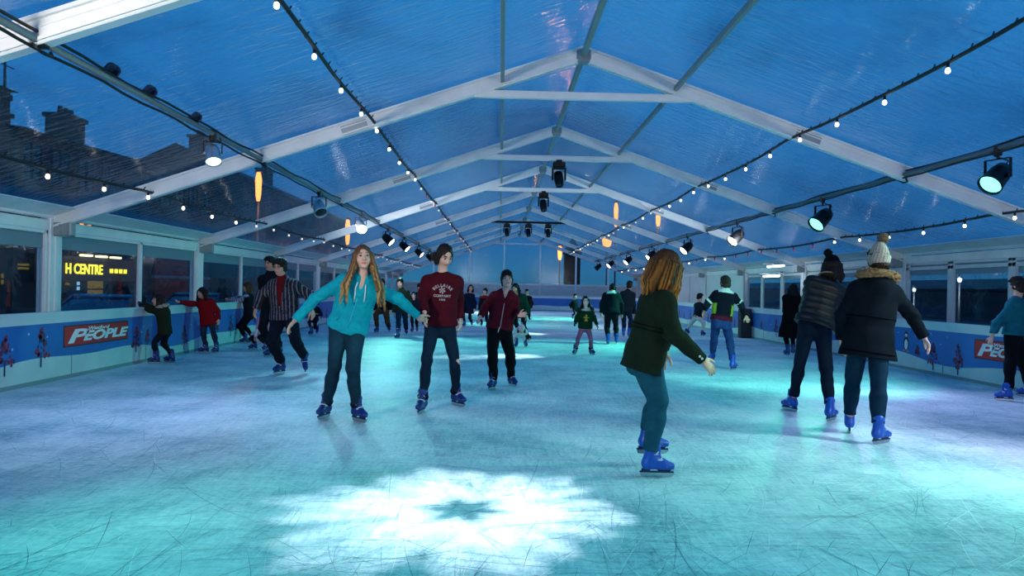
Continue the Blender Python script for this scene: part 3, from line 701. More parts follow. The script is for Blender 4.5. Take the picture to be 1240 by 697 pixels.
for px, py, y, h, w, lab in ((313, 226, 27., 1.05, .12, 'orange street lamp glowing before the dark buildings on the left'), (421, 281, 44., 1.5, .15, 'orange street lamp with stretched glow just behind the head of the teal hoodie skater'),
        (746, 260, 52., 1.7, .16, 'orange street lamp on the right of the ridge above the olive jacket woman'), (797, 266, 46., .8, .16, 'small orange street lamp farther right above the olive jacket woman'),
        (678, 306, 62., 1.2, .2, 'orange street lamp beyond the far gable near its right slope'), (735, 293, 70., .9, .5, 'round orange street lamp beside the dark tower')):
    street_lamp(at_y(px, py, y), lab, h, w)
for px, py, y, lab in ((1162, 339, 34., 'white quay lamp seen through the middle right window'), (1107, 351, 44., 'white quay lamp seen through the window beside the fur hooded coat')): street_lamp(at_y(px, py, y), lab, .2, .10, lamp_cool)
# parked cars
def car(label, x, y, yaw, col):
    e = empty('car', (x, y, GROUND), label, 'car', 'cars parked outside'); e.rotation_euler.z = yaw
    body = mat('car_paint_' + col, col, .25, .3); gl = mat('car_glass', '#1d2e44', .08, spec=.8)
    prof = [(-2.1, .35), (-2.15, .62), (-2.05, .85), (-1.1, .95), (1.75, .93), (2.1, .8), (2.12, .4)]
    def loft(mb, rows, ws):
        prev = None
        for (u, z0, z1), w in zip(rows, ws):
            r = [mb.bm.verts.new((s*w, u, z)) for s, z in ((-1, z0), (1, z0), (1, z1), (-1, z1))]
            if prev:
                for k in range(4): mb.bm.faces.new((prev[k], prev[(k+1) % 4], r[(k+1) % 4], r[k]))
            else: mb.bm.faces.new(r)
            prev = r
        mb.bm.faces.new(prev[::-1])
    mb = MB(); loft(mb, [(-2.15, .4, .62), (-2.0, .28, .82), (-1.0, .22, .96), (1.5, .22, .96), (2.05, .3, .9), (2.15, .42, .7)], [.72, .84, .88, .88, .84, .74]); mb.build('body', body, e)
    mb = MB(); loft(mb, [(-1.05, .95, .97), (-.3, .95, 1.42), (.9, .95, 1.44), (1.75, .95, 1.0)], [.82, .66, .66, .78]); mb.build('cabin_glass', gl, e)
    mb = MB(); loft(mb, [(-.42, 1.40, 1.43), (-.2, 1.41, 1.47), (.8, 1.42, 1.49), (1.0, 1.40, 1.44)], [.64, .66, .66, .63])
    for s in (-1, 1):
        for u0, z0, u1, z1, w0, w1 in ((-1.05, .96, -.32, 1.43, .83, .67), (.25, .96, .25, 1.43, .84, .68), (1.7, .98, .95, 1.44, .80, .67)): mb.bar((s*w0, u0, z0), (s*w1, u1, z1), .05, .06, up=(1, 0, 0))
    mb.build('roof', body, e)
    for s in (-1, 1):
        for u in (-1.35, 1.3):
            mb = MB(); mb.lathe((s*.70, u, .32), (s, 0, 0), [(0, .3), (.02, .32), (.18, .32), (.2, .29), (.2, .19), (.17, .16)], 18); mb.build('wheel', rubber, e)
        mb = MB(); mb.obox((s*.55, -2.12, .62), (1, 0, 0), (0, 1, 0), (0, 0, 1), (.16, .05, .07), .03); mb.build('headlamp', mat('headlamp_glass', '#b8c4cc', .1), e)
car('dark blue car parked outside the left windows, nearest to the camera', -9.2, 17.9, PI, '#24405f')
car('black car parked outside the left windows, second along', -9.2, 23.1, PI, '#0d1420')
car('red car parked outside the left windows, farthest of three', -9.6, 31.5, PI, '#4a1014')
# ================================================================== WORLD
w = bpy.data.worlds.new('dusk'); S.world = w; w.use_nodes = True; nt = w.node_tree; nt.nodes.clear()
tc = N(nt, 'ShaderNodeTexCoord'); nz = N(nt, 'ShaderNodeVectorMath', operation='NORMALIZE'); L(nt, tc.outputs['Generated'], nz.inputs[0])
sp = N(nt, 'ShaderNodeSeparateXYZ'); L(nt, nz.outputs[0], sp.inputs[0])
rp = N(nt, 'ShaderNodeValToRGB'); L(nt, sp.outputs['Z'], rp.inputs[0])
els = rp.color_ramp.elements; els[0].position = 0.; els[0].color = (*lin('#2b6a8c'), 1); els[1].position = 1.; els[1].color = (*lin('#1a6cb6'), 1)
for p_, c_ in ((.06, '#245f94'), (.22, '#2068a6'), (.5, '#1f78ba')):
    q = els.new(p_); q.color = (*lin(c_), 1)
mp = N(nt, 'ShaderNodeMapping'); mp.inputs['Scale'].default_value = (1.4, 1.4, 3.5); L(nt, nz.outputs[0], mp.inputs['Vector'])
cn = N(nt, 'ShaderNodeTexNoise', i_Scale=2.1, i_Detail=7.0, i_Roughness=.55, i_Distortion=.5); L(nt, mp.outputs[0], cn.inputs['Vector'])
cr = N(nt, 'ShaderNodeMapRange', i_1=.44, i_2=.72); cr.interpolation_type = 'SMOOTHSTEP'; L(nt, cn.outputs[0], cr.inputs[0])
mx = N(nt, 'ShaderNodeMix', data_type='RGBA'); L(nt, cr.outputs[0], mx.inputs[0]); L(nt, rp.outputs[0], mx.inputs[6])
mx2 = N(nt, 'ShaderNodeMix', data_type='RGBA', blend_type='MULTIPLY'); mx2.inputs[0].default_value = 1.; L(nt, rp.outputs[0], mx2.inputs[6]); mx2.inputs[7].default_value = (.30, .36, .46, 1); L(nt, mx2.outputs[2], mx.inputs[7])
bg = N(nt, 'ShaderNodeBackground', i_Strength=.9); L(nt, mx.outputs[2], bg.inputs[0]); wo = N(nt, 'ShaderNodeOutputWorld'); L(nt, bg.outputs[0], wo.inputs[0])
# ================================================================== LIGHT
def gobo(o, scale, seed=0.):
    """snowflake slide in the projector: pattern in the lamp's own angular space"""
    l = o.data; l.use_nodes = True; nt = l.node_tree; em = [n for n in nt.nodes if n.type == 'EMISSION'][0]
    tc = N(nt, 'ShaderNodeTexCoord'); s = N(nt, 'ShaderNodeSeparateXYZ'); L(nt, tc.outputs['Normal'], s.inputs[0])
    def mth(op, a, b=None, c=None, clamp=False):
        n = N(nt, 'ShaderNodeMath', operation=op); n.use_clamp = clamp
        for i, v in enumerate((a, b, c)):
            if v is None: continue
            if isinstance(v, (int, float)): n.inputs[i].default_value = v
            else: L(nt, v, n.inputs[i])
        return n.outputs[0]
    az = mth('ABSOLUTE', s.outputs['Z']); u = mth('DIVIDE', mth('DIVIDE', s.outputs['X'], az), scale); v = mth('DIVIDE', mth('DIVIDE', s.outputs['Y'], az), scale)
    r = mth('SQRT', mth('ADD', mth('MULTIPLY', u, u), mth('MULTIPLY', v, v))); th = mth('ADD', mth('ARCTAN2', v, u), seed)
    cb = N(nt, 'ShaderNodeCombineXYZ'); L(nt, u, cb.inputs[0]); L(nt, v, cb.inputs[1]); ns = N(nt, 'ShaderNodeTexNoise', i_Scale=5., i_Detail=3.); L(nt, cb.outputs[0], ns.inputs['Vector'])
    c6 = mth('COSINE', mth('MULTIPLY', th, 6.0)); c12 = mth('COSINE', mth('MULTIPLY', th, 18.0))
    edge = mth('ADD', mth('MULTIPLY_ADD', c6, .07, .82), mth('MULTIPLY', c12, .05))
    edge = mth('ADD', edge, mth('MULTIPLY_ADD', ns.outputs[0], .2, -.1))
    body = mth('MULTIPLY', mth('SUBTRACT', edge, r), 2.6, clamp=True)
    hole = mth('MULTIPLY', mth('SUBTRACT', r, mth('MULTIPLY_ADD', c6, .03, .10)), 7.0, clamp=True)
    fork = mth('ABSOLUTE', mth('SUBTRACT', r, mth('MULTIPLY_ADD', c6, .14, .5)))      # V shaped dark veins between the branches
    vein = mth('MULTIPLY', fork, 6.0, clamp=True); vein = mth('MULTIPLY_ADD', vein, .35, .65)
    rib = mth('ABSOLUTE', mth('SINE', mth('MULTIPLY', th, 3.0))); rib = mth('MULTIPLY', rib, mth('MULTIPLY', r, 9.)); rib = mth('MULTIPLY_ADD', mth('MINIMUM', rib, 1.0), .3, .7)
    t = mth('MULTIPLY', mth('MULTIPLY', body, hole), mth('MULTIPLY', vein, rib)); L(nt, t, em.inputs['Strength'])
def flake(loc, aim, power, ang, col='#eef2ff', seed=0.):
    o = spot('gobo_light', loc, aim, col, power, ang, .05, .02); gobo(o, math.tan(math.radians(ang / 2)), seed); return o
flake((1.1, FY[0], 3.7), tuple(at_z(562, 617)), 1350, 33, seed=.3)
for px, py, src, pw, an in ((622, 431, 2, 800, 22), (742, 396, 3, 1300, 20), (640, 404, 3, 1300, 20), (560, 432, 2, 350, 18), (470, 478, 1, 0, 12)):
    if pw: flake((1.3, FY[src] - .3, 3.6), tuple(at_z(px, py)), pw, an, '#eafcff', px*.1)
# wash lamps on the pipes (spread along both pipes, some where no stage lamp hangs)
def wash(px, py, side, y, col, power, ang, blend=.8):
    X, Z = (PLX, PLZ) if side < 0 else (PRX, PRZ)
    q = at_z(px, py); spot('wash_light', (X - side*.22, y - .1, Z - .5), tuple(q), col, power, ang, blend, .08)
GRN, AQ, CYN, LAV = '#5cffd2', '#86fbe8', '#a4d0ff', '#c9c4ff'
wash(900, 690, 1, 4.6, '#30ffb8', 230, 100, 1.)
wash(640, 560, 1, 6.2, GRN, 150, 95, 1.)
wash(420, 690, -1, 4.0, '#3affc4', 110, 100, 1.)
wash(150, 500, -1, 7.5, '#a8bcff', 85, 95, 1.)
wash(930, 455, 1, 8.1, AQ, 640, 70, 1.)
wash(1050, 560, 1, 6.0, '#e4e2ff', 240, 90, 1.)
wash(1180, 500, 1, 11.0, LAV, 230, 90, 1.)
wash(600, 500, 1, 12.5, GRN, 260, 85, 1.)
wash(420, 470, -1, 12.0, '#8fe0ff', 150, 85, 1.)
wash(560, 420, -1, 20., AQ, 430, 85, 1.)
wash(640, 420, 1, 18., GRN, 800, 80, 1.)
wash(700, 395, -1, 27., AQ, 900, 80, 1.)
wash(640, 385, 1, 32., GRN, 1100, 85, 1.)
wash(640, 380, -1, 39., '#dceeff', 1100, 110, 1.)
# added fill floods under the pipes, no lamps there: brighten skaters and roof frames
for sx, X, Z in ((-1, PLX, PLZ), (1, PRX, PRZ)):
    spot('fill_light', (X, .8, Z - .3), (XC - 2.5 + sx*2., 11., 1.9), '#fff1e2', 330 if sx < 0 else 40, 72, 1., .25)
    spot('fill_light', (X, .6, Z - .5), (XC - sx*.5, 14., 4.6), '#fff6ea', 420, 110, 1., .25)
    spot('fill_light', (X, 17., Z - .5), (XC - sx*.5, 30., 4.4), '#f2f8ff', 300, 110, 1., .25)
S.view_settings.view_transform = 'Standard'; S.view_settings.look = 'None'; S.view_settings.gamma = 1.0; S.view_settings.exposure = 0.5
S.view_settings.use_curve_mapping = False
S.cycles.use_denoising = True
S.cycles.max_bounces = 8; S.cycles.diffuse_bounces = 3; S.cycles.glossy_bounces = 3; S.cycles.transparent_max_bounces = 16; S.cycles.transmission_bounces = 3
S.cycles.sample_clamp_indirect = 4.0; S.cycles.caustics_reflective = False; S.cycles.caustics_refractive = False
# ================================================================== PEOPLE: smooth signed-distance bodies meshed as one surface
def nrm(v):
    v = np.asarray(v, float); l = np.linalg.norm(v); return v / l if l > 1e-9 else v
class SDF:
    def __init__(s): s.it = []; s.post = None; s.cuts = []
    def _add(s, fn, lo, hi, k, op): s.it.append((fn, np.asarray(lo, float), np.asarray(hi, float), k, op)); return s
    def cone(s, a, b, ra, rb, k=.02, side=None, w=1., op='u'):
        a = np.asarray(a, float); b = np.asarray(b, float); d = b - a
        if side is not None: sv = nrm(side); g = 1 / w - 1; d = d + sv * (d @ sv) * g
        l2 = max(d @ d, 1e-12)
        def fn(x, y, z):
            x = x - a[0]; y = y - a[1]; z = z - a[2]
            if side is not None:
                q = (x*sv[0] + y*sv[1] + z*sv[2]) * g; x = x + q*sv[0]; y = y + q*sv[1]; z = z + q*sv[2]
            t = np.clip((x*d[0] + y*d[1] + z*d[2]) / l2, 0, 1)
            return np.sqrt((x - t*d[0])**2 + (y - t*d[1])**2 + (z - t*d[2])**2) - (ra + (rb - ra)*t)
        r = max(ra, rb) * max(w, 1); return s._add(fn, np.minimum(a, b) - r, np.maximum(a, b) + r, k, op)
    def ell(s, c, ax, r, k=.02, op='u'):
        c = np.asarray(c, float); A = np.array([nrm(v) for v in ax]) / np.asarray(r, float)[:, None]; A2 = A / np.asarray(r, float)[:, None]
        def fn(x, y, z):
            x = x - c[0]; y = y - c[1]; z = z - c[2]
            k0 = 0; k1 = 0
            for i in range(3):
                k0 = k0 + (x*A[i][0] + y*A[i][1] + z*A[i][2])**2; k1 = k1 + (x*A2[i][0] + y*A2[i][1] + z*A2[i][2])**2
            k0 = np.sqrt(k0); return k0 * (k0 - 1) / np.sqrt(k1 + 1e-12)
        m = max(r); return s._add(fn, c - m, c + m, k, op)
    def torus(s, c, n, R, r, k=.02, e=(1, 1), ax=None):
        c = np.asarray(c, float); n = nrm(n); a = nrm(ax if ax is not None else np.cross(n, (0.3, .8, .5))); a = nrm(a - n*(a @ n)); b = np.cross(n, a)
        def fn(x, y, z):
            x = x - c[0]; y = y - c[1]; z = z - c[2]
            u = (x*a[0] + y*a[1] + z*a[2]) / e[0]; v = (x*b[0] + y*b[1] + z*b[2]) / e[1]; h = x*n[0] + y*n[1] + z*n[2]
            return np.sqrt((np.sqrt(u*u + v*v) - R)**2 + h*h) - r
        m = (R + r) * max(e); return s._add(fn, c - m, c + m, k, 'u')
    def cut(s, p, n):      # drop everything on the side n points to
        s.cuts.append((np.asarray(p, float), nrm(n), None, 0)); return s
    def cut_near(s, p, n, rad):
        s.cuts.append((np.asarray(p, float), nrm(n), np.asarray(p, float), rad)); return s
    @staticmethod
    def comb(f, d, k, op):
        if op == 'u':
            h = np.clip(.5 + .5*(f - d)/k, 0, 1); return f + (d - f)*h - k*h*(1 - h)
        h = np.clip(.5 - .5*(f + d)/k, 0, 1); return f + (-d - f)*h + k*h*(1 - h)
    def at(s, P):
        P = np.asarray(P, float); x, y, z = P[:, 0], P[:, 1], P[:, 2]; f = np.full(len(P), 1.)
        for fn, lo, hi, k, op in s.it: f = s.comb(f, fn(x, y, z), k, op)
        return f
    def mesh(s, h, pad=.03):
        lo = np.min([i[1] for i in s.it if i[4] == 'u'], 0) - pad; hi = np.max([i[2] for i in s.it if i[4] == 'u'], 0) + pad
        n = np.ceil((hi - lo) / h).astype(int) + 1
        ax = [(lo[i] + h*np.arange(n[i])).astype(np.float32) for i in range(3)]
        F = np.full(n, 1., np.float32)
        for fn, a, b, k, op in s.it:
            i0 = np.clip(np.floor((a - k - 2*h - lo)/h).astype(int), 0, n - 1); i1 = np.clip(np.ceil((b + k + 2*h - lo)/h).astype(int) + 1, 1, n)
            sl = tuple(slice(i0[q], i1[q]) for q in range(3))
            d = fn(ax[0][sl[0]][:, None, None], ax[1][sl[1]][None, :, None], ax[2][sl[2]][None, None, :])
            F[sl] = s.comb(F[sl], d, k, op)
        X, Y, Z = ax[0][:, None, None], ax[1][None, :, None], ax[2][None, None, :]
        if s.post is not None:
            near = np.argwhere(np.abs(F) < .05); p = lo + near*h
            F[near[:, 0], near[:, 1], near[:, 2]] += s.post(p).astype(np.float32)
        for p, nn, c, rad in s.cuts:
            d = (X - p[0])*nn[0] + (Y - p[1])*nn[1] + (Z - p[2])*nn[2]
            if c is not None: d = np.where((X - c[0])**2 + (Y - c[1])**2 + (Z - c[2])**2 < rad*rad, d, -9)
            F = np.maximum(F, d).astype(np.float32)
        return nets(F, lo, h)
def nets(F, lo, h):
    I = F < 0
    c = [I[i:I.shape[0]-1+i, j:I.shape[1]-1+j, k:I.shape[2]-1+k] for i in (0, 1) for j in (0, 1) for k in (0, 1)]
    sm = sum(q.astype(np.int8) for q in c); act = (sm > 0) & (sm < 8); idx = np.argwhere(act)
    vid = np.full(act.shape, -1, np.int32); vid[act] = np.arange(len(idx))
    off = np.array([(i, j, k) for i in (0, 1) for j in (0, 1) for k in (0, 1)])
    val = np.stack([F[idx[:, 0]+o[0], idx[:, 1]+o[1], idx[:, 2]+o[2]] for o in off], 1)
    pos = np.zeros((len(idx), 3)); cnt = np.zeros(len(idx))
    for a in range(8):
        for b in range(a + 1, 8):
            if np.abs(off[a] - off[b]).sum() != 1: continue
            m = (val[:, a] < 0) != (val[:, b] < 0); den = val[:, a] - val[:, b]
            t = np.where(m, val[:, a] / np.where(np.abs(den) < 1e-9, 1e-9, den), 0)
            pos += np.where(m[:, None], off[a] + t[:, None]*(off[b] - off[a]), 0); cnt += m
    V = lo + (idx + pos / np.maximum(cnt, 1)[:, None]) * h
    Q = []
    for ax in range(3):
        o = [0, 0, 0]; o[ax] = 1; n = F.shape
        A = I[:n[0]-o[0], :n[1]-o[1], :n[2]-o[2]]; B = I[o[0]:, o[1]:, o[2]:]
        e = np.argwhere(A != B); b1, b2 = (ax + 1) % 3, (ax + 2) % 3
        ok = (e[:, b1] > 0) & (e[:, b2] > 0) & (e[:, b1] < n[b1]-1) & (e[:, b2] < n[b2]-1); e = e[ok]
        d1 = np.zeros(3, int); d1[b1] = 1; d2 = np.zeros(3, int); d2[b2] = 1
        g = lambda q: vid[q[:, 0], q[:, 1], q[:, 2]]
        q = np.stack([g(e - d1 - d2), g(e - d2), g(e), g(e - d1)], 1)
        fl = ~A[e[:, 0], e[:, 1], e[:, 2]]; q[fl] = q[fl][:, ::-1]; Q.append(q)
    return V, np.concatenate(Q)
def mesh_obj(name, V, Q, m, base, parent=None, colfn=None):
    me = bpy.data.meshes.new(name); me.vertices.add(len(V)); me.vertices.foreach_set('co', (V - base).astype(np.float32).ravel())
    me.loops.add(Q.size); me.loops.foreach_set('vertex_index', Q.astype(np.int32).ravel())
    me.polygons.add(len(Q)); me.polygons.foreach_set('loop_start', np.arange(0, Q.size, 4, dtype=np.int32)); me.polygons.foreach_set('use_smooth', np.ones(len(Q), bool))
    me.update(calc_edges=True)
    if colfn is not None:
        c = np.ones((len(V), 4), np.float32); c[:, :3] = colfn(V)
        at = me.attributes.new('Col', 'FLOAT_COLOR', 'POINT'); at.data.foreach_set('color', c.ravel())
    me.materials.append(m); return newobj(name, me, parent)
def wob(p, f=22., seed=0.):
    """cheap smooth noise in -1..1 for cloth folds"""
    a = p[:, 0]*f; b = p[:, 1]*f; c = p[:, 2]*f*1.15
    return (np.sin(a + 1.7*np.sin(c*.7 + seed) + seed) * np.sin(b*.9 + 1.3*np.sin(a*.6)) + np.sin(c*1.3 + 1.9*np.sin(b*.5 + a*.4 + seed))) * .5
skin_m = attr_mat('skin', .5, .4, .03, 90., noise=.05, sss=.12)
cloth_m = attr_mat('knitted_cloth', .9, .1, .2, 260., noise=.12)
denim_m = attr_mat('denim', .85, .12, .15, 320., noise=.16, nscale=18.)
shell_m = attr_mat('quilted_shell', .5, .4, .2, 60., noise=.15)
hair_m = attr_mat('hair', .5, .22, .5, 60., (9, 9, 1.2), noise=.35, nscale=14.)
fur_m = attr_mat('fur', .9, .2, 1., 120., noise=.45, nscale=70.)
boot_m = mat('blue_skate_shell', '#1450b2', .3, noise=.12, nscale=20.); boot_d = mat('dark_skate_shell', '#12203f', .35, noise=.1); lace_m = mat('pale_buckle', '#c9d3de', .35)
blade_m = mat('steel_blade', '#b9c4cc', .2, .9); hold_m = mat('blade_holder', '#0d1a4a', .4); draw_m = mat('white_cord', '#dfe9ec', .7); zip_m = mat('pale_zip', '#b9a9a0', .5)
def ik(a, t, l1, l2, hint):
    a = np.asarray(a, float); t = np.asarray(t, float); d = t - a; L0 = np.linalg.norm(d); u = d / L0
    if L0 >= (l1 + l2) * .999: return a + d * (l1 / (l1 + l2))
    x = (l1*l1 - l2*l2 + L0*L0) / (2*L0); y = math.sqrt(max(l1*l1 - x*x, 0)); hv = np.asarray(hint, float); hv = nrm(hv - u*(hv @ u)); return a + u*x + hv*y
SK = None
def skate_meshes():
    """boot, blade and buckle meshes in boot space: x toe, z up, blade on z = 0"""
    s = SDF(); X, Y, Z = (1, 0, 0), (0, 1, 0), (0, 0, 1)
    s.cone((-.075, 0, .118), (.085, 0, .108), .045, .040, .02); s.ell((.115, 0, .105), (X, Y, Z), (.062, .046, .036), .03); s.cone((-.06, 0, .125), (-.035, 0, .285), .053, .058, .04)
    s.cone((-.02, 0, .17), (.055, 0, .135), .042, .038, .04); s.cone((.018, 0, .2), (.028, 0, .305), .03, .02, .02)
    s.torus((-.035, 0, .285), (.1, 0, 1), .046, .016, .015); s.cone((-.085, 0, .09), (.15, 0, .088), .028, .022, .008, side=Y, w=1.5)
    s.cut((0, 0, .072), (0, 0, -1)); V, Q = s.mesh(.008); b = mesh_obj('skate', V, Q, boot_m, np.zeros(3)); me = b.data; me.materials.append(boot_d)
    bpy.data.objects.remove(b)
    mb = MB()
    pr = [(-.135, .026), (-.125, .004), (-.09, 0), (.12, 0), (.15, .008), (.175, .032), (.165, .042), (-.13, .042)]
    f = [[mb.bm.verts.new((x, y, z)) for x, z in pr] for y in (-.002, .002)]
    mb.bm.faces.new(f[0]); mb.bm.faces.new(f[1][::-1])
    for i in range(len(pr)): mb.bm.faces.new((f[0][i], f[0][(i+1) % len(pr)], f[1][(i+1) % len(pr)], f[1][i]))
    mb.mi = 1
    for pr in ([(-.14, .04), (.17, .04), (.165, .054), (-.135, .054)], [(-.125, .05), (-.05, .05), (-.035, .076), (-.12, .076)], [(.03, .05), (.13, .05), (.15, .076), (.01, .076)]):
        f = [[mb.bm.verts.new((x, y, z)) for x, z in pr] for y in (-.009, .009)]
        mb.bm.faces.new(f[0]).material_index = 1; mb.bm.faces.new(f[1][::-1]).material_index = 1
        for i in range(4): mb.bm.faces.new((f[0][i], f[0][(i+1) % 4], f[1][(i+1) % 4], f[1][i])).material_index = 1
    b = mb.build('blade', [blade_m, hold_m]); bl_ = b.data; bpy.data.objects.remove(b)
    mb = MB()
    for c, up in (((.05, .0, .176), (.5, 0, 1)), ((.012, 0, .222), (1, 0, .35))):
        for sg in (-1, 1): mb.obox((c[0] - .012, sg*.047, c[2] - .012), (1, 0, 0), (0, 1, 0), up, (.02, .006, .009), .003)
        mb.tube([(c[0] - .012, -.048, c[2] - .01), (c[0] + .008, -.03, c[2] + .008), (c[0] + .012, 0, c[2] + .012), (c[0] + .008, .03, c[2] + .008), (c[0] - .012, .048, c[2] - .01)], .006, 6)
    mb.tube([(.10, -.047, .1), (.09, -.03, .135), (.088, 0, .147), (.09, .03, .135), (.10, .047, .1)], .005, 6)
    b = mb.build('buckle', lace_m); bk = b.data; bpy.data.objects.remove(b)
    return me, bl_, bk
SK = skate_meshes()
SKD = SK[0].copy(); SKD.materials[0] = mat('shaded_skate_shell', '#102a70', .35, noise=.12, nscale=20.)  # same blue shell, its colour darkened for skates in dimmer light
SKIN = lin('#c9957e')
REPORT = []
def person(label, H, face, hip, neck, head, feet, hands, elbows=None, knees=None, look=(0, 0, 0), skin='#d3a08a', hair=None, top=None, legs=None, hat=None, skate='blue', group='skaters on the ice', vox=None, Y0=None, hs=1., wd=1., gloves=None, brow='#4a3426', leg=None, glasses=False, extra=None, shw=1., curl=.5, spread=.1):
    """feet: {'R': (px, py, toe yaw, lift, pitch)}; hip/neck/head/hands: (px, py, depth offset from the standing point)"""
    s = H / 1.70; leg = leg or (.86 if H < 1.3 else 1.)
    # --- feet on the ice
    F = {}
    for k, v in feet.items():
        lift = v[3] if len(v) > 3 else 0.; pit = v[4] if len(v) > 4 else 0.
        p = at_z(v[0], v[1], lift) if len(v) < 6 or v[5] is None else at_y(v[0], v[1], v[5])
        if len(v) > 5 and v[5] is not None: lift = p[2]
        F[k] = (p, math.radians(v[2]), pit)
    if Y0 is None: Y0 = float(np.mean([f[0][1] for k, f in F.items() if (len(feet[k]) < 4 or feet[k][3] == 0)] or [f[0][1] for f in F.values()]))
    J = lambda t: at_y(t[0], t[1], Y0 + t[2])
    hipc, nk, hd = J(hip), J(neck), J(head)
    tl_ = np.linalg.norm(hipc - nk); hipc = nk + (hipc - nk)*(min(max(tl_, .26*H), .315*H)/tl_)
    fy = math.radians(face); fw = np.array((math.sin(fy), math.cos(fy), 0)); rt = np.array((fw[1], -fw[0], 0))
    up = nrm(nk - hipc); fwt = nrm(fw - up*(fw @ up)); rt = nrm(np.cross(fwt, up))
    base = np.array((hipc[0]*.3 + .7*np.mean([f[0][0] for f in F.values()]), np.mean([f[0][1] for f in F.values()]), 0.))
    v = vox or min(max(Y0 / F_PX * .78, .0050), .018)
    ss = s * wd
    SH = {k: nk - up*.085*s + rt*g*.150*s*shw*wd - fwt*.01 for k, g in (('R', 1), ('L', -1))}
    HP = {k: hipc + rt*g*.082*ss - up*.03*s for k, g in (('R', 1), ('L', -1))}
    AN, KN, TOE, WR, EL = {}, {}, {}, {}, {}
    fs = .80 * (s if s > .8 else .8) * (1.0 if H > 1.5 else 1.02)
    for k, (p, yw, pit) in F.items():
        t = np.array((math.sin(yw), math.cos(yw), 0.)); uz = np.array((0, 0, 1.))
        tt = t*math.cos(pit) - uz*math.sin(pit); uu = uz*math.cos(pit) + t*math.sin(pit)
        TOE[k] = (tt, uu); AN[k] = p + uu*.19*fs - tt*.05*fs
        kn = knees.get(k) if knees else None
        KN[k] = J(kn) if kn else ik(HP[k], AN[k], .245*H*leg, .235*H*leg, fw*.8 + t*.6)
    for k, hv in hands.items():
        WR[k] = J(hv); el = elbows.get(k) if elbows else None
        EL[k] = J(el) if el else ik(SH[k], WR[k], .172*H, .150*H, -fw*.6 - np.array((0, 0, .6)) + rt*(.5 if k == 'R' else -.5))
    REPORT.append((label[:34], round(Y0, 2), 'thigh %.2f/%.2f shank %.2f/%.2f (%.2f) uarm %.2f/%.2f farm %.2f/%.2f (%.2f) torso %.2f (%.2f) nk-hd %.2f' % (
        np.linalg.norm(HP['R']-KN['R']), np.linalg.norm(HP['L']-KN['L']), np.linalg.norm(KN['R']-AN['R']), np.linalg.norm(KN['L']-AN['L']), .24*H,
        np.linalg.norm(SH['R']-EL['R']), np.linalg.norm(SH['L']-EL['L']), np.linalg.norm(EL['R']-WR['R']), np.linalg.norm(EL['L']-WR['L']), .16*H, np.linalg.norm(nk-hipc), .31*H, np.linalg.norm(nk-hd))))
    # --- head frame
    yl, pl, rl = [math.radians(q) for q in look]
    hf = np.array((math.sin(yl)*math.cos(pl), math.cos(yl)*math.cos(pl), math.sin(pl))); hr = nrm(np.cross(hf, (0, 0, 1))); hu = np.cross(hr, hf)
    hr, hu = hr*math.cos(rl) - hu*math.sin(rl), hu*math.cos(rl) + hr*math.sin(rl)
    q = s**.45 * hs
    HD = lambda x, y, z: hd + (hr*x + hf*y + hu*z) * q
    AX = (hr, hf, hu)
    # ---------------- body
    B = SDF()
    B.ell(HD(0, -.012, .028), AX, np.array((.074, .094, .088))*q, .02); B.ell(HD(0, .022, -.035), AX, np.array((.060, .066, .072))*q, .035); B.ell(HD(0, .062, -.088), AX, np.array((.026, .02, .018))*q, .025)
    for g in (-1, 1):
        B.ell(HD(g*.036, .055, -.028), AX, np.array((.028, .03, .03))*q, .02); B.ell(HD(g*.033, .098, .010), AX, np.array((.018, .016, .011))*q, .014, 's')
        B.ell(HD(g*.032, .074, .010), AX, np.array((.013, .013, .011))*q, .004); B.ell(HD(g*.076, -.008, -.006), AX, np.array((.011, .02, .03))*q, .008)
        B.ell(HD(g*.03, .082, .034), AX, np.array((.026, .012, .008))*q, .012); B.ell(HD(g*.012, .094, -.026), AX, np.array((.009, .01, .007))*q, .008)
    B.cone(HD(0, .088, .018), HD(0, .108, -.022), .008*q, .0125*q, .012); B.ell(HD(0, .086, -.053), AX, np.array((.022, .011, .006))*q, .006); B.ell(HD(0, .083, -.064), AX, np.array((.017, .011, .006))*q, .006)
    B.cone(HD(0, -.02, -.06), nk - up*.03*s, .050*q*(.9 + .1*wd), .056*s, .03)
    ch = hipc + (nk - hipc)*.70; wa = hipc + (nk - hipc)*.34
    B.cone(SH['R'], SH['L'], .05*s, .05*s, .05); B.cone(ch + up*.04*s, ch - up*.07*s, .098*s, .092*s, .06, rt, 1.42*wd); B.cone(ch, wa, .09*s, .08*s, .06, rt, 1.35*wd); B.cone(wa, hipc - up*.05*s, .08*s, .092*s, .06, rt, 1.5*wd)
    for k in ('R', 'L'):
        if k not in EL: continue
        B.cone(SH[k], EL[k], .046*s, .037*s, .03); B.cone(EL[k], WR[k], .037*s, .024*s, .015)
    for k in KN:
        B.cone(HP[k], KN[k], .076*ss, .05*ss, .03); B.cone(KN[k], AN[k], .05*ss, .036*ss, .02); B.cone(AN[k] - TOE[k][1]*.02, AN[k] + TOE[k][0]*.12*fs - TOE[k][1]*.075*fs, .03, .025, .02)
    hb = max(1., min(1.25, v/.0078)); HW_ = {}
    for k in WR:
        d = nrm(WR[k] - EL[k]); g = 1 if k == 'R' else -1
        hv = hands[k]; th = fw*.75 - rt*g*.35 - up*.1
        if len(hv) > 3: th = np.asarray(hv[3], float)
        if len(hv) > 4: d = nrm(hv[4])
        th = nrm(th - d*(th @ d)); pn = np.cross(d, th)
        if pn @ (-rt*g) < 0: pn = -pn
        hl = .98 * s; w0 = WR[k]; HW_[k] = w0 + d*.09*hl
        B.ell(w0 + d*.048*hl, (d, th, pn), (.052*hl, .040*hl, .017*hl*hb), .012)
        cu = hv[5] if len(hv) > 5 else curl
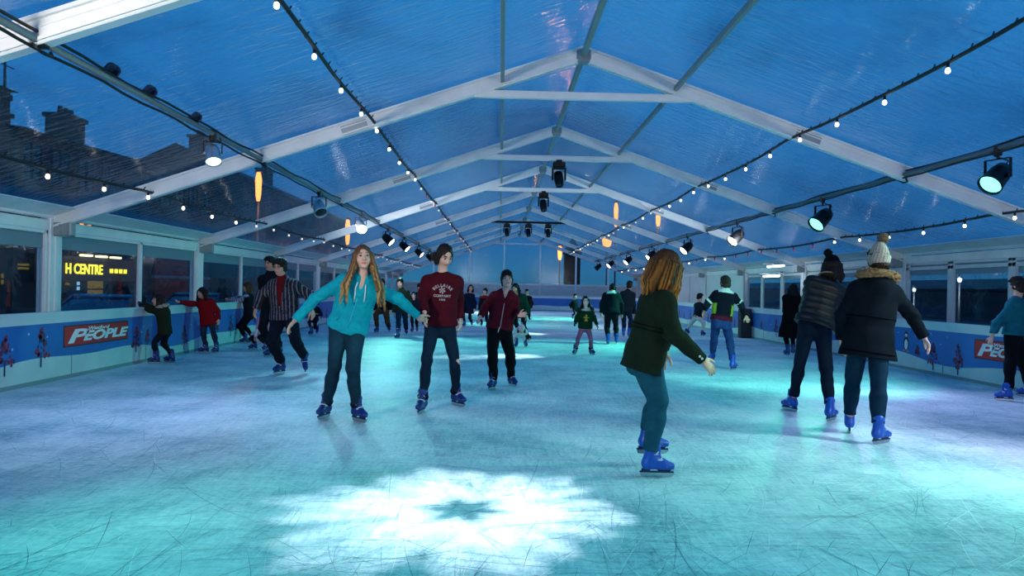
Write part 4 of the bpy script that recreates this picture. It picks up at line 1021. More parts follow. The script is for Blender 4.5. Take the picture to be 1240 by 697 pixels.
        for i, (o, ln) in enumerate(((.031, .076), (.010, .085), (-.011, .079), (-.031, .062))):
            r0 = w0 + d*(.082 - .006*abs(i-1))*hl + th*o*hl; dd = nrm(d + th*(o*spread*12)); ang = 0
            for j, (fr, rr) in enumerate(((.44, .0092), (.31, .0084), (.25, .0074))):
                ang += cu*(.55 + .12*i); e_ = r0 + (dd*math.cos(ang) + pn*math.sin(ang))*ln*fr*hl; B.cone(r0, e_, rr*hl*hb, (rr - .0008)*hl*hb, .006); r0 = e_
        r0 = w0 + d*.022*hl + th*.028*hl
        for ln, a_, rr in ((.042, .75, .0125), (.033, .5, .0105), (.027, .3, .009)):
            e_ = r0 + nrm(d*math.cos(a_) + th*math.sin(a_) + pn*.35*cu)*ln*hl; B.cone(r0, e_, rr*hl*hb, (rr-.001)*hl*hb, .008); r0 = e_
    skc = np.array(lin(skin)); brc = np.array(lin(brow)); lip = skc*np.array((.85, .45, .45)); gl = np.array(lin(gloves)) if gloves else None
    def bcol(P):
        c = np.tile(skc, (len(P), 1)); l = (P - hd) @ np.stack(AX, 1) / q; x, y, z = np.abs(l[:, 0]), l[:, 1], l[:, 2]
        face_ = y > .045
        rd = np.exp(-(((x - .036)/.022)**2 + ((z + .03)/.022)**2)) * face_ * .35; c *= (1 - rd[:, None]*np.array((.0, .28, .28)))
        m = face_ & (((x)/.024)**2 + ((z + .058)/.011)**2 < 1); c[m] = lip
        m = face_ & (((x - .033)/.021)**2 + ((z - .0355 - .004*(1 - (x - .033)**2/.0006))/.0055)**2 < 1); c[m] = brc
        m = face_ & (((x - .032)/.018)**2 + ((z - .010)/.0085)**2 < 1); c[m] = .55*skc + .3
        m = face_ & (((x - .032)/.009)**2 + ((z - .010)/.0085)**2 < 1); c[m] = (.03, .02, .015)
        m = face_ & (((x - .032)/.021)**2 + ((z - .0185)/.0038)**2 < 1); c[m] = brc*.5
        if gl is not None:
            for k in WR: c[np.linalg.norm(P - WR[k], axis=1) < .24*s] = gl
        return c
    V, Q = B.mesh(v); o = mesh_obj('person', V, Q, skin_m, base, None, bcol); o.location = base
    tag(o, label, 'person', group)
    P_ = lambda nm, sdf, mt, cf, vv=v: mesh_obj(nm, *sdf.mesh(vv), mt, base, o, cf)
    flat = lambda c: (lambda P, c=np.array(lin(c)): np.tile(c, (len(P), 1)))
    # ---------------- trousers
    lg = dict(col='#16263f', fit=1., name='jeans', flare=0., cuff=None, m=denim_m, low=.06); lg.update(legs or {})
    T = SDF(); ft = lg['fit']
    T.cone(wa - up*.05*s, hipc - up*.06*s, .090*s, .106*s*(.92+.08*ft), .04, rt, 1.42*wd)
    for k in KN:
        e_ = AN[k] + nrm(KN[k] - AN[k])*lg['low']*fs
        T.cone(HP[k], KN[k], .088*ss*ft, .061*ss*ft, .03); T.cone(HP[k] - fwt*.05*s + up*.01, HP[k] - fwt*.03*s - up*.1*s, .062*ss, .05*ss, .04)
        kd = nrm(e_ - KN[k]); md = KN[k] + kd*np.linalg.norm(e_ - KN[k])*.35
        T.cone(KN[k], md, .061*ss*ft, .060*ss*ft, .02); T.cone(md, e_, .060*ss*ft, .050*ss*max(ft, .95) + lg['flare'], .02)
        T.cut_near(e_ + kd*.012, kd, .12*fs)
        if lg['cuff']:
            C_ = SDF(); C_.cone(e_ - kd*.02, e_ + kd*.05*fs, .056*fs, .064*fs, .01); C_.torus(e_ + kd*.04*fs, kd, .055*fs, .016, .02); C_.post = lambda p: wob(p, 60.)*.004
            P_('leg_warmer', C_, cloth_m, flat(lg['cuff']))
    def tpost(p):
        n = wob(p, 20., H*7)
        dk = np.min([np.minimum(np.linalg.norm(p - KN[k], axis=1), np.linalg.norm(p - (AN[k] + nrm(KN[k]-AN[k])*.14), axis=1)) for k in KN], 0)
        return n*(.0030 + .009*np.exp(-(dk/.10)**2)*ft)
    T.post = tpost
    lc = np.array(lin(lg['col']))
    def tcol(P):
        c = np.tile(lc, (len(P), 1))
        if lg['m'] is denim_m:   # worn lighter fronts of the thighs
            for k in KN:
                a = HP[k]; b = KN[k]; d = b - a; t = np.clip(((P - a) @ d)/(d @ d), 0, 1.1); w_ = np.exp(-((t - .55)/.35)**2)*np.clip(((P - a - t[:, None]*d) @ fw)/.07, 0, 1); c *= (1 + .3*w_[:, None])
        return c
    P_(lg['name'], T, lg['m'], tcol)
    # ---------------- top
    tp = dict(col='#222222', name='jacket', len=.07, th=.014, flare=.0, fit=1., hood=None, collar=None, fn=None, m=cloth_m, fold=1., cuffcol=None, quilt=0., sleeve=1., hem=None, puff=0.); tp.update(top or {})
    U = SDF(); th = tp['th']; ft = tp['fit']; lo = hipc - up*tp['len']*s
    U.cone(SH['R'], SH['L'], .052*s + th, .052*s + th, .05); U.cone(nk - up*(.01 if tp['collar'] or tp['hood'] else .035)*s, nk - up*.09*s, .054*s + th*.5, .08*s + th, .05, rt, 1.25)
    for k in SH: U.cone(nk - up*.035*s, SH[k] + up*.012*s, .045*s + th*.4, .036*s + th*.8, .04)
    U.cone(ch + up*.04*s, ch - up*.07*s, (.102*s + th), (.098*s + th), .06, rt, 1.40*wd*(.5 + .5*ft)); U.cone(ch, wa, .098*s + th, .090*s*ft + th, .06, rt, 1.36*wd)
    U.cone(wa, hipc, .090*s*ft + th, .106*s*ft + th, .06, rt, 1.44*wd)
    if tp['len'] > -.03: U.cone(hipc, lo, .106*s*ft + th, .106*s*ft + th + tp['flare'], .04, rt, 1.42*wd)
    U.cut_near(lo, -up, .8*s + .3)
    if tp.get('round'): pass
    for k in EL:
        cu = WR[k] - nrm(WR[k] - EL[k])*(.005)
        if tp['sleeve'] < 1: cu = EL[k] + (WR[k] - EL[k])*tp['sleeve']
        U.cone(SH[k], EL[k], .050*s + th, .043*s + th*.95, .04); U.cone(EL[k], cu, .046*s + th*.95, .031*s + th*.75, .02)
        d = nrm(WR[k] - EL[k]); U.cut_near(cu, d, .085*s)
    if tp['hood'] == 'down':
        U.torus(nk - fwt*.02*s + up*.012*s, nrm(up + fwt*.35), .078*s, .030*s, .03, (1.12, 1.0), rt); U.ell(nk - fwt*.105*s - up*.035*s, (rt, fwt, up), (.105*s, .045*s, .085*s), .03)
        for g in (-1, 1): U.cone(nk + rt*g*.088*s + up*.015*s, nk - up*.135*s + fwt*.128*s + rt*g*.014, .026*s, .016*s, .006)
        U.cone(nk + fwt*.065*s + up*.08*s, nk + fwt*.125*s - up*.075*s, .062*s, .024*s, .006, op='s')
    elif tp['hood'] == 'up': pass
    elif tp['hood'] == 'fur': U.ell(nk - fwt*.085*s - up*.03*s, (rt, fwt, up), (.13*s, .07*s, .10*s), .04)
    if tp['collar']: U.torus(nk + up*tp['collar']*s*.35, nrm(up + fwt*.2), .060*s, .022*s, .02); U.cone(nk - up*.01, nk + up*tp['collar']*s*.5, .070*s, .066*s, .02)
    elif tp['hood'] != 'down': U.torus(nk - up*.022*s + fwt*.018*s, nrm(up + fwt*.5), .066*s, .013*s, .010)
    if tp['hem']: U.torus(lo + up*.018*s, up, .100*s*ft + th + tp['flare'] - .003, .014*s, .015, (1.42*wd, 1.0), rt)
    def upost(p):
        n = wob(p*np.array((1.25, 1.25, .6)), 19., H*3) * .0065
        de = np.full(len(p), 9.)
        for k in EL: de = np.minimum(de, np.linalg.norm(p - EL[k], axis=1))
        hgt = (p - hipc) @ up
        n = n + wob(p*np.array((1, 1, 1.8)), 32., 2.)*(.009*np.exp(-(de/.12)**2)); n = n*tp['fold']
        if tp['quilt']:
            sg = np.abs(np.sin(hgt*PI/tp['quilt'])); n = n - .012*sg + .006
        return n
    U.post = upost
    tc_ = np.array(lin(tp['col']))
    def ucol(P):
        c = np.tile(tc_, (len(P), 1)); l = P - hipc; z = (l @ up)/np.linalg.norm(nk - hipc); x = l @ rt; y = l @ fwt
        da = np.full(len(P), 9.); tt_ = np.zeros(len(P))
        for k in EL:
            for a, b, o_ in ((SH[k], EL[k], 0.), (EL[k], WR[k], 1.)):
                d = b - a; t = np.clip(((P - a) @ d)/(d @ d), 0, 1); dd = np.linalg.norm(P - a - t[:, None]*d, axis=1); m = dd < da; da[m] = dd[m]; tt_[m] = t[m] + o_
        arm = (da < .072*s + th) & (np.abs(x) > .118*s)
        if tp['fn']: tp['fn'](c, x/s, y/s, z, arm, tt_)
        return c
    jo = P_(tp['name'], U, tp['m'], ucol)
    def on_front(x, z, off=.004, back=False):
        """point on the front of the garment at side x (m) and height z (fraction hip..neck)"""
        o0 = hipc + (nk - hipc)*z + rt*x; ys = np.linspace(.32, .0, 90); dv = -fwt if back else fwt
        f = U.at(o0 + ys[:, None]*dv); i = np.argmax(f < 0); return o0 + dv*(ys[i] + off)
    def ring(z, r, name, m, n=40):
        """a band lying on the garment at height z"""
        c0 = hipc + (nk - hipc)*z; pts = []
        for a in np.linspace(0, 2*PI, n + 1):
            dv = rt*math.sin(a) + fwt*math.cos(a); ts = np.linspace(.05, .32, 110); f = U.at(c0 + ts[:, None]*dv); i = int(np.argmax(f > 0)) if (f > 0).any() else -1
            pts.append(c0 + dv*min(ts[i], .25*s) - base)
        mb = MB(); mb.tube(pts, r, 6, False); return mb.build(name, m, jo)
    # ---------------- hair
    if hair:
        hc = np.array(lin(hair['col'])); hc2 = np.array(lin(hair.get('col2', hair['col']))); Hs = SDF(); st = hair['style']
        hv_ = 1.06 if hair['style'] == 'short' else 1.; Hs.ell(HD(0, -.020, .040), AX, np.array((.083, .098, .091))*q*hv_, .02); Hs.ell(HD(0, .100, dict(short=-.036, tied=-.026, long=-.026).get(hair['style'], -.036)), AX, np.array((.062, .082, .108))*q, .010, 's')
        for g in (-1, 1): Hs.ell(HD(g*.074, .006, -.012), AX, np.array((.014, .022, .04))*q, .015)
        if st == 'short':
            Hs.ell(HD(0, -.052, -.035), AX, np.array((.080, .066, .066))*q, .02); Hs.ell(HD(0, .02, .108), AX, np.array((.068, .07, .036))*q, .025); Hs.ell(HD(.02, .075, .088), AX, np.array((.05, .03, .026))*q, .02); Hs.ell(HD(-.03, .07, .085), AX, np.array((.04, .03, .024))*q, .02)
        else:
            Hs.ell(HD(0, -.06, -.03), AX, np.array((.078, .055, .08))*q, .03)
        if st == 'long':
            n_ = hair.get('len', .34)
            for g in (-1, 1):
                for j, (xo, yo, out, ln) in enumerate(((.074, .030, .085, .92), (.082, .0, .115, 1.06), (.072, -.045, .09, 1.))):
                    a = HD(g*xo, yo, .03); b = HD(g*(xo + .018), yo + .02, -.10); cc = b + (np.array((0, 0, -1.))*n_*.5*ln + fwt*(.06 - .05*j)*hair.get('fwd', 1.) + rt*g*out*.75)*s; e_ = cc + (np.array((0, 0, -1.))*n_*.5*ln + rt*g*out*.3*(1 if j else -.2) + fwt*.01)*s
                    Hs.cone(a, b, .022*q, .027*q, .02); Hs.cone(b, cc, .027*q, .028*q, .02); Hs.cone(cc, e_, .028*q, .008*q, .02)
            for xo in (-.045, 0, .045): Hs.cone(HD(xo, -.085, .0), HD(xo*1.5, -.09, -.13) - up*n_*.4*s, .03*q, .03*q, .03)
        if st == 'bob':
            n_ = hair.get('len', .15)
            for t in np.linspace(-2.75, 2.75, 13):
                rr = (.083 if abs(t) > 1 else .08)*hair.get('vol', 1.); a = HD(rr*math.sin(t), -.02 - rr*math.cos(t)*1.05, .02); b = HD((rr + .012)*math.sin(t), -.022 - (rr + .015)*math.cos(t)*1.0, -.11); cc = b + np.array((0, 0, -1.))*(n_ - .09)*s - hf*.012
                if abs(t) < 2.2 or hair.get('cover'): Hs.cone(a, b, .026*q, .03*q, .025); Hs.cone(b, cc, .03*q, .014*q, .02)
        if st == 'tied':
            Hs.ell(HD(.066, -.09, -.055), AX, np.array((.046, .046, .05))*q, .02); Hs.ell(HD(.072, -.018, -.045), AX, np.array((.028, .055, .07))*q, .02); Hs.ell(HD(.0, -.085, -.075), AX, np.array((.06, .035, .05))*q, .03)
            for g in (-1, 1): Hs.ell(HD(g*.072, -.02, -.03), AX, np.array((.022, .05, .06))*q, .02); Hs.cone(HD(g*.068, .035, .03), HD(g*.076, .03, -.075), .012*q, .006*q, .012)
        if st == 'afro':
            for t in np.linspace(0, 2*PI, 11)[:-1]:
                Hs.ell(HD(.07*math.sin(t), -.03 + .06*math.cos(t), .02), AX, np.array((.05, .05, .06))*q, .03)
            for g in (-1, 1): Hs.cone(HD(g*.085, -.01, 0), HD(g*.12, -.02, -.15), .05*q, .05*q, .03)
        Hs.post = lambda p: ((.0022 if hair['style'] == 'long' else .0035)*np.sin(np.arctan2((p - hd) @ hr, (p - hd) @ hf)*34 + (3 if hair['style'] == 'long' else 9)*((p - hd) @ hu)) + (.004 if hair['style'] != 'short' else .006)*wob(p, 75.))
        def hcol(P):
            l = P - hd; t = np.arctan2(l @ hr, l @ hf); w_ = (.5 + .5*np.sin(t*23 + 14*(l @ hu) + 3*np.sin(t*7)))[:, None]*np.clip(.25 + (-(l @ hu) + .05)*3.2, 0, 1)[:, None]; return hc*(1 - w_) + hc2*w_
        P_('hair', Hs, hair_m, hcol, min(v, .008))
    if hat:
        K = SDF(); K.ell(HD(0, -.016, .045), AX, np.array((.088, .106, .105))*q, .02); K.torus(HD(0, -.012, .032), hu + hf*.12, .084*q, .018*q, .012, (1., 1.17), hr)
        if hat.get('tall'): K.ell(HD(0, -.02, .0), AX, np.array((.092, .108, .08))*q, .02); K.ell(HD(0, -.035, .10), AX, np.array((.065, .075, .09))*q, .03)
        K.cut(HD(0, 0, -.04 if hat.get('tall') else .008), -(hu + hf*.18)); K.post = lambda p: .003*np.sin(np.arctan2((p - hd) @ hr, (p - hd) @ hf)*30)*np.cos(((p - hd) @ hu)*170)
        c1 = np.array(lin(hat['col'])); c2 = np.array(lin(hat.get('col2', hat['col'])))
        def kcol(P):
            l = P - hd; w_ = (np.sin(np.arctan2(l @ hr, l @ hf)*26 + 60*(l @ hu)) > .3)[:, None]; return np.where(w_, c2, c1)
        ho = P_('hat', K, cloth_m, kcol, min(v, .008))
        if hat.get('pom'):
            pr = hat['pom']*q; pc = HD(*hat.get('pomat', (0, -.05, .175 if not hat.get('tall') else .205))); G = SDF(); G.ell(pc, AX, (pr, pr, pr*.95), .01); G.post = lambda p: wob(p, 130.)*.009
            mesh_obj('bobble', *G.mesh(min(v, .007)), fur_m, base, ho, flat(hat.get('pcol', hat['col'])))
    if tp['hood'] == 'fur':
        G = SDF()
        for t in np.linspace(-PI*.92, PI*.92, 23):
            c_ = nk + up*(.06 + .02*math.cos(t))*s + rt*math.sin(t)*.15*s - fwt*(.02 + .105*math.cos(t))*s; G.ell(c_, (rt, fwt, up), np.array((.045, .045, .036))*s, .02)
        G.post = lambda p: wob(p, 95.)*.013
        P_('fur_trim', G, fur_m, flat(tp.get('furcol', '#7a5a3c')), .008)
    if glasses:
        mb = MB()
        for g in (-1, 1):
            c_ = HD(g*.034, .100, .008); mb.tube([c_ + (hr*.024*math.cos(a) + hu*.016*math.sin(a))*q - base for a in np.linspace(0, 2*PI, 15)], .0022, 5, False)
            mb.tube([HD(g*.058, .096, .012) - base, HD(g*.08, .0, .012) - base], .002, 5)
        mb.tube([HD(-.010, .104, .010) - base, HD(.010, .104, .010) - base], .002, 5); mb.build('glasses', mat('dark_glasses', '#16130f', .3), o)
    # ---------------- skates
    for k, (p, yw, pit) in F.items():
        t, u = TOE[k]; y_ = np.cross(u, t)
        m = frame_m(p - base, t*fs, y_*fs, u*fs); sk = newobj('skate', SK[0] if skate == 'blue' else SKD, o); sk.matrix_local = m
        newobj('blade', SK[1], sk)
        if Y0 < 16: newobj('buckle', SK[2], sk)
    if extra: extra(dict(o=o, base=base, front=on_front, rt=rt, up=up, fw=fwt, s=s, hip=hipc, nk=nk, v=v, HD=HD, q=q, WR=WR, EL=EL, jacket=jo, HW=HW_, P=P_, flat=flat, ring=ring))
    return o
# ------------------------------------------------------------------ the skaters
def tubes_on(c, name, paths, r, m):
    mb = MB()
    for pts in paths: mb.tube([c['front'](x, z, r*.6) - c['base'] for x, z in pts], r, 6)
    mb.build(name, m, c['jacket'])
def letters(c, rows, m, name='lettering'):
    for txt, x0, z0, size, rad, gap in rows:
        n = len(txt)
        for i, ch in enumerate(txt):
            if ch == ' ': continue
            t = (i - (n - 1)/2)
            if rad: a = t*gap/rad; x = rad*math.sin(a); dz = rad*(math.cos(a) - 1)
            else: a = 0; x = t*gap; dz = 0
            tl = np.linalg.norm(c['nk'] - c['hip']); z = z0 + dz/tl; X = -(x0 + x)   # the wearer's right is the reader's left
            p = c['front'](X, z, .009); px = c['front'](X - .01, z, .009); pz = c['front'](X, z + .02, .009)
            ex = nrm(px - p); ez = nrm(pz - p); ez = nrm(ez - ex*(ex @ ez)); ex2 = ex*math.cos(a) - ez*math.sin(a); ez2 = ez*math.cos(a) + ex*math.sin(a); en = np.cross(ex2, ez2)
            textmesh(name, ch, size, m, frame_m(p - c['base'], ex2, ez2, en), c['jacket'], .0015, bold=.0015)
def spots_on(c, name, pts, r, m):
    for p, n in pts:
        mb = MB(); mb.lathe(Vector(p - c['base']), Vector(n), [(0, r), (.004, r), (.006, r*.6)], 10); mb.build(name, m, c['jacket'])
mT = lambda h: np.array(lin(h))
# 1 teal hoodie
def teal_x(c):
    tubes_on(c, 'drawstring', [[(.038, .97), (.046, .88), (.030, .75), (.020, .60)]], .0065, draw_m); tubes_on(c, 'drawstring', [[(-.038, .97), (-.05, .88), (-.062, .77), (-.070, .66)]], .0065, draw_m)
    tubes_on(c, 'zip', [[(0, .92), (0, .7), (0, .45), (0, .2), (0, .02)]], .0045, mat('aqua_zip', '#35c0cc', .4))
    tubes_on(c, 'pocket_seam', [[(.06, .36), (.10, .24), (.125, .12)], [(-.06, .36), (-.10, .24), (-.125, .12)]], .003, mat('aqua_seam', '#0e8a9a', .8))
person('young woman in bright teal hooded top with long light brown hair, arms stretched out', 1.66, 168, (420, 399, .06), (440, 337, -.14), (439.5, 312, -.17),
    {'R': (393, 506, 196), 'L': (434, 510, 135)}, {'R': (357, 388, -.2, (.2, -1, .3)), 'L': (505.5, 382, .22, (0, -.6, .8))}, {'R': (381, 362, -.08), 'L': (482, 361, .05)}, look=(163, 4, 2), skin='#dcae98', wd=1.09,
    hair=dict(style='long', col='#5a3a22', col2='#b98a55', len=.36), top=dict(col='#109fae', name='hoodie', len=.04, hood='down', hem=True, th=.016, fit=1.04), legs=dict(col='#12303f', cuff='#101827'), skate='navy', extra=teal_x, knees={'R': (405, 444, -.12), 'L': (427, 447, -.16)})
# 2 maroon sweatshirt
def maroon_x(c):
    letters(c, [('BELLAIRE', 0, .80, .042, .12, .029), ('COMPANY', 0, .585, .036, 0, .027), ('1982', 0, .51, .026, 0, .018)], mat('pale_print_letters', '#b9a3a8', .8))
    mb = MB()
    for k in range(6):
        a = PI/3*k + .3; p = [c['front'](.004 + q[0], .70 + q[1]/.5, .010) - c['base'] for q in [(.0, .0), (.03*math.cos(a - .3), .03*math.sin(a - .3)), (.036*math.cos(a), .036*math.sin(a)), (.03*math.cos(a + .3), .03*math.sin(a + .3))]]
        mb.poly(p)
    mb.build('emblem', mat('pale_print_letters', '#b9a3a8', .8), c['jacket'])
person('young woman in maroon lettered sweatshirt looking down, hand in hand with the teal hoodie', 1.70, 172, (533, 391, .02), (536, 332, -.03), (538.5, 310, -.06),
    {'R': (510.5, 500, 192), 'L': (554, 491, 140)}, {'R': (514, 378, -.36, (.3, -.6, .6), (-.1, 0, -1)), 'L': (557, 386, .1)}, {'R': (512, 357, -.12), 'L': (555.5, 361, .14)}, look=(150, -30, 0), skin='#dcae9c',
    hair=dict(style='tied', col='#1d130e', col2='#3a261a'), top=dict(col='#4d0f1c', name='sweatshirt', len=.02, th=.018, hem=True, fit=1.0), legs=dict(col='#0e2233', cuff='#0b1120', fit=.94), skate='navy', extra=maroon_x)
# 3 boy in maroon hoodie
person('boy in maroon zip hooded top and loose black trousers, standing centre with his chin raised', 1.46, 176, (604.5, 398, 0), (612, 354.5, 0), (613.8, 339, -.02),
    {'R': (596, 471, 205), 'L': (620, 467, 150)}, {'R': (581.5, 383, -.12), 'L': (628.5, 382, -.22, (0, -.3, 1), (.85, -.3, .25))}, {'R': (589, 370, .05), 'L': (625.5, 377, .0)}, look=(176, 10, 4), skin='#e0b3a2',
    hair=dict(style='short', col='#0f0b0a', col2='#1c1512'), top=dict(col='#5c1522', name='hoodie', len=.03, hood='down', hem=True, th=.02, fit=1.1), legs=dict(col='#0d1414', name='trousers', fit=1.3, m=cloth_m, cuff='#0c1013'), skate='navy', brow='#1a1210',
    extra=lambda c: (tubes_on(c, 'zip', [[(0, .95), (0, .7), (0, .45), (0, .2), (0, .0)]], .006, zip_m), tubes_on(c, 'drawstring', [[(.01, .02), (.014, -.06), (.018, -.14)]], .006, draw_m)))
# 4 olive jacket woman
def olive_x(c):
    w = c['WR']['R']; e = c['EL']['R']; d = nrm(e - w); side = nrm(np.cross(d, np.array((0, 1., 0))))
    n_ = np.array((0, -1., 0)); n_ = nrm(n_ - d*(n_ @ d)); lo_ = nrm(np.cross(d, n_))
    for q in (.035, .06): spots_on(c, 'cuff_button', [(w + d*q + n_*.044 + lo_*0, n_)], .009, lace_m)
    for z in (.36, .42): c['ring'](z, .006, 'belt', mat('dark_olive_band', '#10160f', .95, spec=.05))
    G = SDF(); G.cone(c['nk'] + c['fw']*.05 + c['up']*.0, c['nk'] + c['fw']*.10 - c['up']*.10, .03, .02, .02); G.cone(c['nk'] + c['fw']*.07 + c['rt']*.03, c['nk'] + c['fw']*.09 - c['rt']*.04, .035, .03, .02); c['P']('scarf', G, cloth_m, c['flat']('#0c0e10'))
person('woman in olive green jacket and teal jeans gliding sideways, auburn hair hiding her face', 1.68, 84, (781.5, 427, .12), (800.5, 352, .12), (808.5, 325, .10),
    {'R': (793, 577, 92), 'L': (788, 549, 88, .08, 0., 5.5)}, {'R': (851, 436, -.06), 'L': (803, 424, .46)}, {'R': (817, 404, -.12), 'L': (806, 398, .42)}, {'R': (798, 486, .0), 'L': (794, 484, .3)}, look=(86, -14, 0), skin='#d8a58c', wd=1.1, hs=1.06,
    hair=dict(style='bob', col='#3a1f0d', col2='#bd7622', len=.20, cover=True, vol=1.13), top=dict(col='#1a2418', name='jacket', len=.13, flare=.02, th=.02, collar=.10, fit=1.08), legs=dict(col='#174a5c', fit=1.02), extra=olive_x, curl=.35, spread=.16)
# 5 black puffer woman
person('woman in black quilted jacket and black bobble hat seen from behind', 1.63, 4, (987, 395, 0), (1002.5, 340, .1), (1007, 324, .16),
    {'L': (957, 497, -22), 'R': (1006, 509, 48)}, {'L': (990, 384, .42), 'R': (1012, 392, .35)}, {'L': (975, 372, .18), 'R': (1022, 372, .2)}, look=(14, -16, 0), wd=1.08,
    hair=dict(style='bob', col='#15100d', len=.14), top=dict(col='#07090b', name='puffer_jacket', len=.03, th=.024, m=shell_m, quilt=.075, collar=.12, fit=1.1), legs=dict(col='#0c1d2c', fit=1.02), hat=dict(col='#090a0d', pom=.047, pomat=(-.035, -.03, .165)),
    extra=lambda c: c['P']('collar_trim', (lambda G: (G.torus(c['nk'] + c['up']*.045 - c['fw']*.01, nrm(c['up'] + c['fw']*.25), .098, .010, .01, (1.1, 1.), c['rt']), G)[1])(SDF()), cloth_m, c['flat']('#8a7d63')))
# 6 parka woman
def parka_x(c):
    c['ring'](.34, .005, 'waist_cord', mat('dark_cord', '#05090d', .95, spec=.0)); c['ring'](-.30, .005, 'hem_band', mat('dark_cord', '#05090d', .95, spec=.0))
person('woman in dark navy fur hooded coat and cream knit bobble hat seen from behind', 1.68, 2, (1053, 407, 0), (1061, 342, .02), (1063.5, 317, .04),
    {'L': (1028, 523, 22), 'R': (1066, 537, 62)}, {'R': (1119.5, 409, -.02, (.2, 1, 0)), 'L': (1019, 412, .1)}, {'R': (1103.5, 381, .02), 'L': (1020, 382, .1)}, look=(6, -4, 0), wd=1.1, skin='#dcb3a2',
    hair=dict(style='short', col='#2a1b12'), top=dict(col='#081019', name='parka', len=.20, flare=.03, th=.024, hood='fur', fit=1.1, furcol='#8a6a48'), legs=dict(col='#0f2c3f', name='leggings', m=cloth_m, fit=1.06), hat=dict(col='#b5ab9c', col2='#8d8478', tall=True, pom=.052, pomat=(.03, -.04, .215), pcol='#6d5a48'), extra=parka_x)
# 7 teal boy at the right barrier
person('boy in teal sweatshirt and black trousers at the right edge, seen from behind', 1.46, 318, (1227, 408, 0), (1231, 361, 0), (1233, 346.5, .02),
    {'L': (1217, 485, 292), 'R': (1243, 480, 300)}, {'L': (1201, 408, .05), 'R': (1247, 404, .1)}, {'L': (1207, 391, -.02)}, look=(345, -8, 0), hair=dict(style='short', col='#1a110c', col2='#2c1d14'), top=dict(col='#15606e', name='sweatshirt', len=.03, th=.02, hem=True, fit=1.08), legs=dict(col='#0a0f14', name='trousers', fit=1.22, m=cloth_m))
# 8 striped jacket man
def stripe_fn(c, x, y, z, arm, t):
    tee = (~arm) & (y > 0) & (np.abs(x) < .022 + .055*np.clip(z - .35, 0, 1)) & (z > .28); s_ = np.sin((x + .25*y*0)*2*PI/.046)
    c[:] = np.where((s_ > .45)[:, None], mT('#646675'), np.where((s_ < -.8)[:, None], mT('#3a2c2c'), mT('#1b1517'))); c[tee] = mT('#5e1017')
person('man in glasses wearing a striped jacket over a dark red shirt', 1.73, 186, (345, 381, .02), (342.5, 338.5, -.02), (339, 323, -.08),
    {'R': (339, 452.5, 205), 'L': (368, 445, 155, .05, .55, 10.75)}, {'R': (309.5, 375, -.2), 'L': (378, 375, .15)}, {'R': (315, 357.5, .0), 'L': (374, 356, .15)}, look=(196, -12, -4), skin='#c99a86', glasses=True,
    hair=dict(style='short', col='#16110e', col2='#241a14'), top=dict(name='striped_jacket', len=.06, th=.03, collar=.08, fn=stripe_fn, fit=1.15, flare=.01), legs=dict(col='#0b121f', fit=1.25), skate='navy')
# 9 olive child at the left boards
person('small child in olive coat with pale fur hood leaning on the left barrier', 1.08, 268, (200, 400, 0), (196.5, 374, 0), (191.5, 363.5, 0),
    {'L': (187.5, 440, 262), 'R': (206, 438.5, 275)}, {'L': (171, 369.5, .06), 'R': (173, 368, .25)}, {'L': (182, 375, -.02)}, look=(246, 0, 0), hair=dict(style='bob', col='#1f1410', len=.12), top=dict(col='#20271b', name='coat', len=.12, th=.022, hood='fur', furcol='#a59a86', flare=.01), legs=dict(col='#0d1622', fit=1.15), skate='navy', group='skaters along the left barrier', gloves='#17171a')
# 10 red coat girl
person('girl in red coat with dark frizzy hair, one arm along the left barrier cap', 1.17, 192, (252, 388, 0), (248.5, 363, .02), (244.5, 354.5, -.02),
    {'R': (247.5, 427, 245), 'L': (261, 427.5, 195)}, {'R': (217, 365.5, -.45, (0, 1, .2)), 'L': (264.5, 387, .0)}, {'R': (231, 367.5, -.22)}, look=(204, -2, 0), hair=dict(style='afro', col='#170e0b', col2='#2a1a12'), top=dict(col='#8c1018', name='coat', len=.16, th=.024, collar=.1, flare=.015, fit=1.08), legs=dict(col='#1c3040', fit=1.1), skate='navy', group='skaters along the left barrier')
# 11 hi-vis man
def hivis_fn(c, x, y, z, arm, t):
    c[:] = mT('#10141f'); m = (~arm) & (np.abs(x) > .132) & (z < .52) & (z > .16); c[m] = mT('#8ea32c'); m = (~arm) & (z < .10); c[m] = mT('#5a1525')
    m = arm & (t > .78) & (t < .98); c[m] = mT('#d7e2d0'); m = arm & (np.abs(x) > .16) & (t > 1.0) & (t < 1.5); c[m] = mT('#1b2230'); m = (~arm) & (z > .93); c[m] = mT('#d9d9d0')
person('man seen from behind in dark jacket with yellow side panels and blue jeans', 1.62, 6, (873.5, 387, 0), (878, 352.5, .06), (878.5, 343, .08),
    {'R': (888, 447.5, 42), 'L': (862.5, 437, -5, .1, .2, 12.9)}, {'R': (903.5, 383, -.1, (-.3, -.2, -.5)), 'L': (853, 376, .15)}, {'R': (896, 367, .05), 'L': (858, 365, .1)}, look=(0, -10, 0), skin='#c8937c',
    hair=dict(style='short', col='#2a1d15', col2='#4a3424'), top=dict(name='jacket', len=.02, th=.02, fn=hivis_fn, collar=.07, fit=1.05), legs=dict(col='#233a6b', fit=1.12))
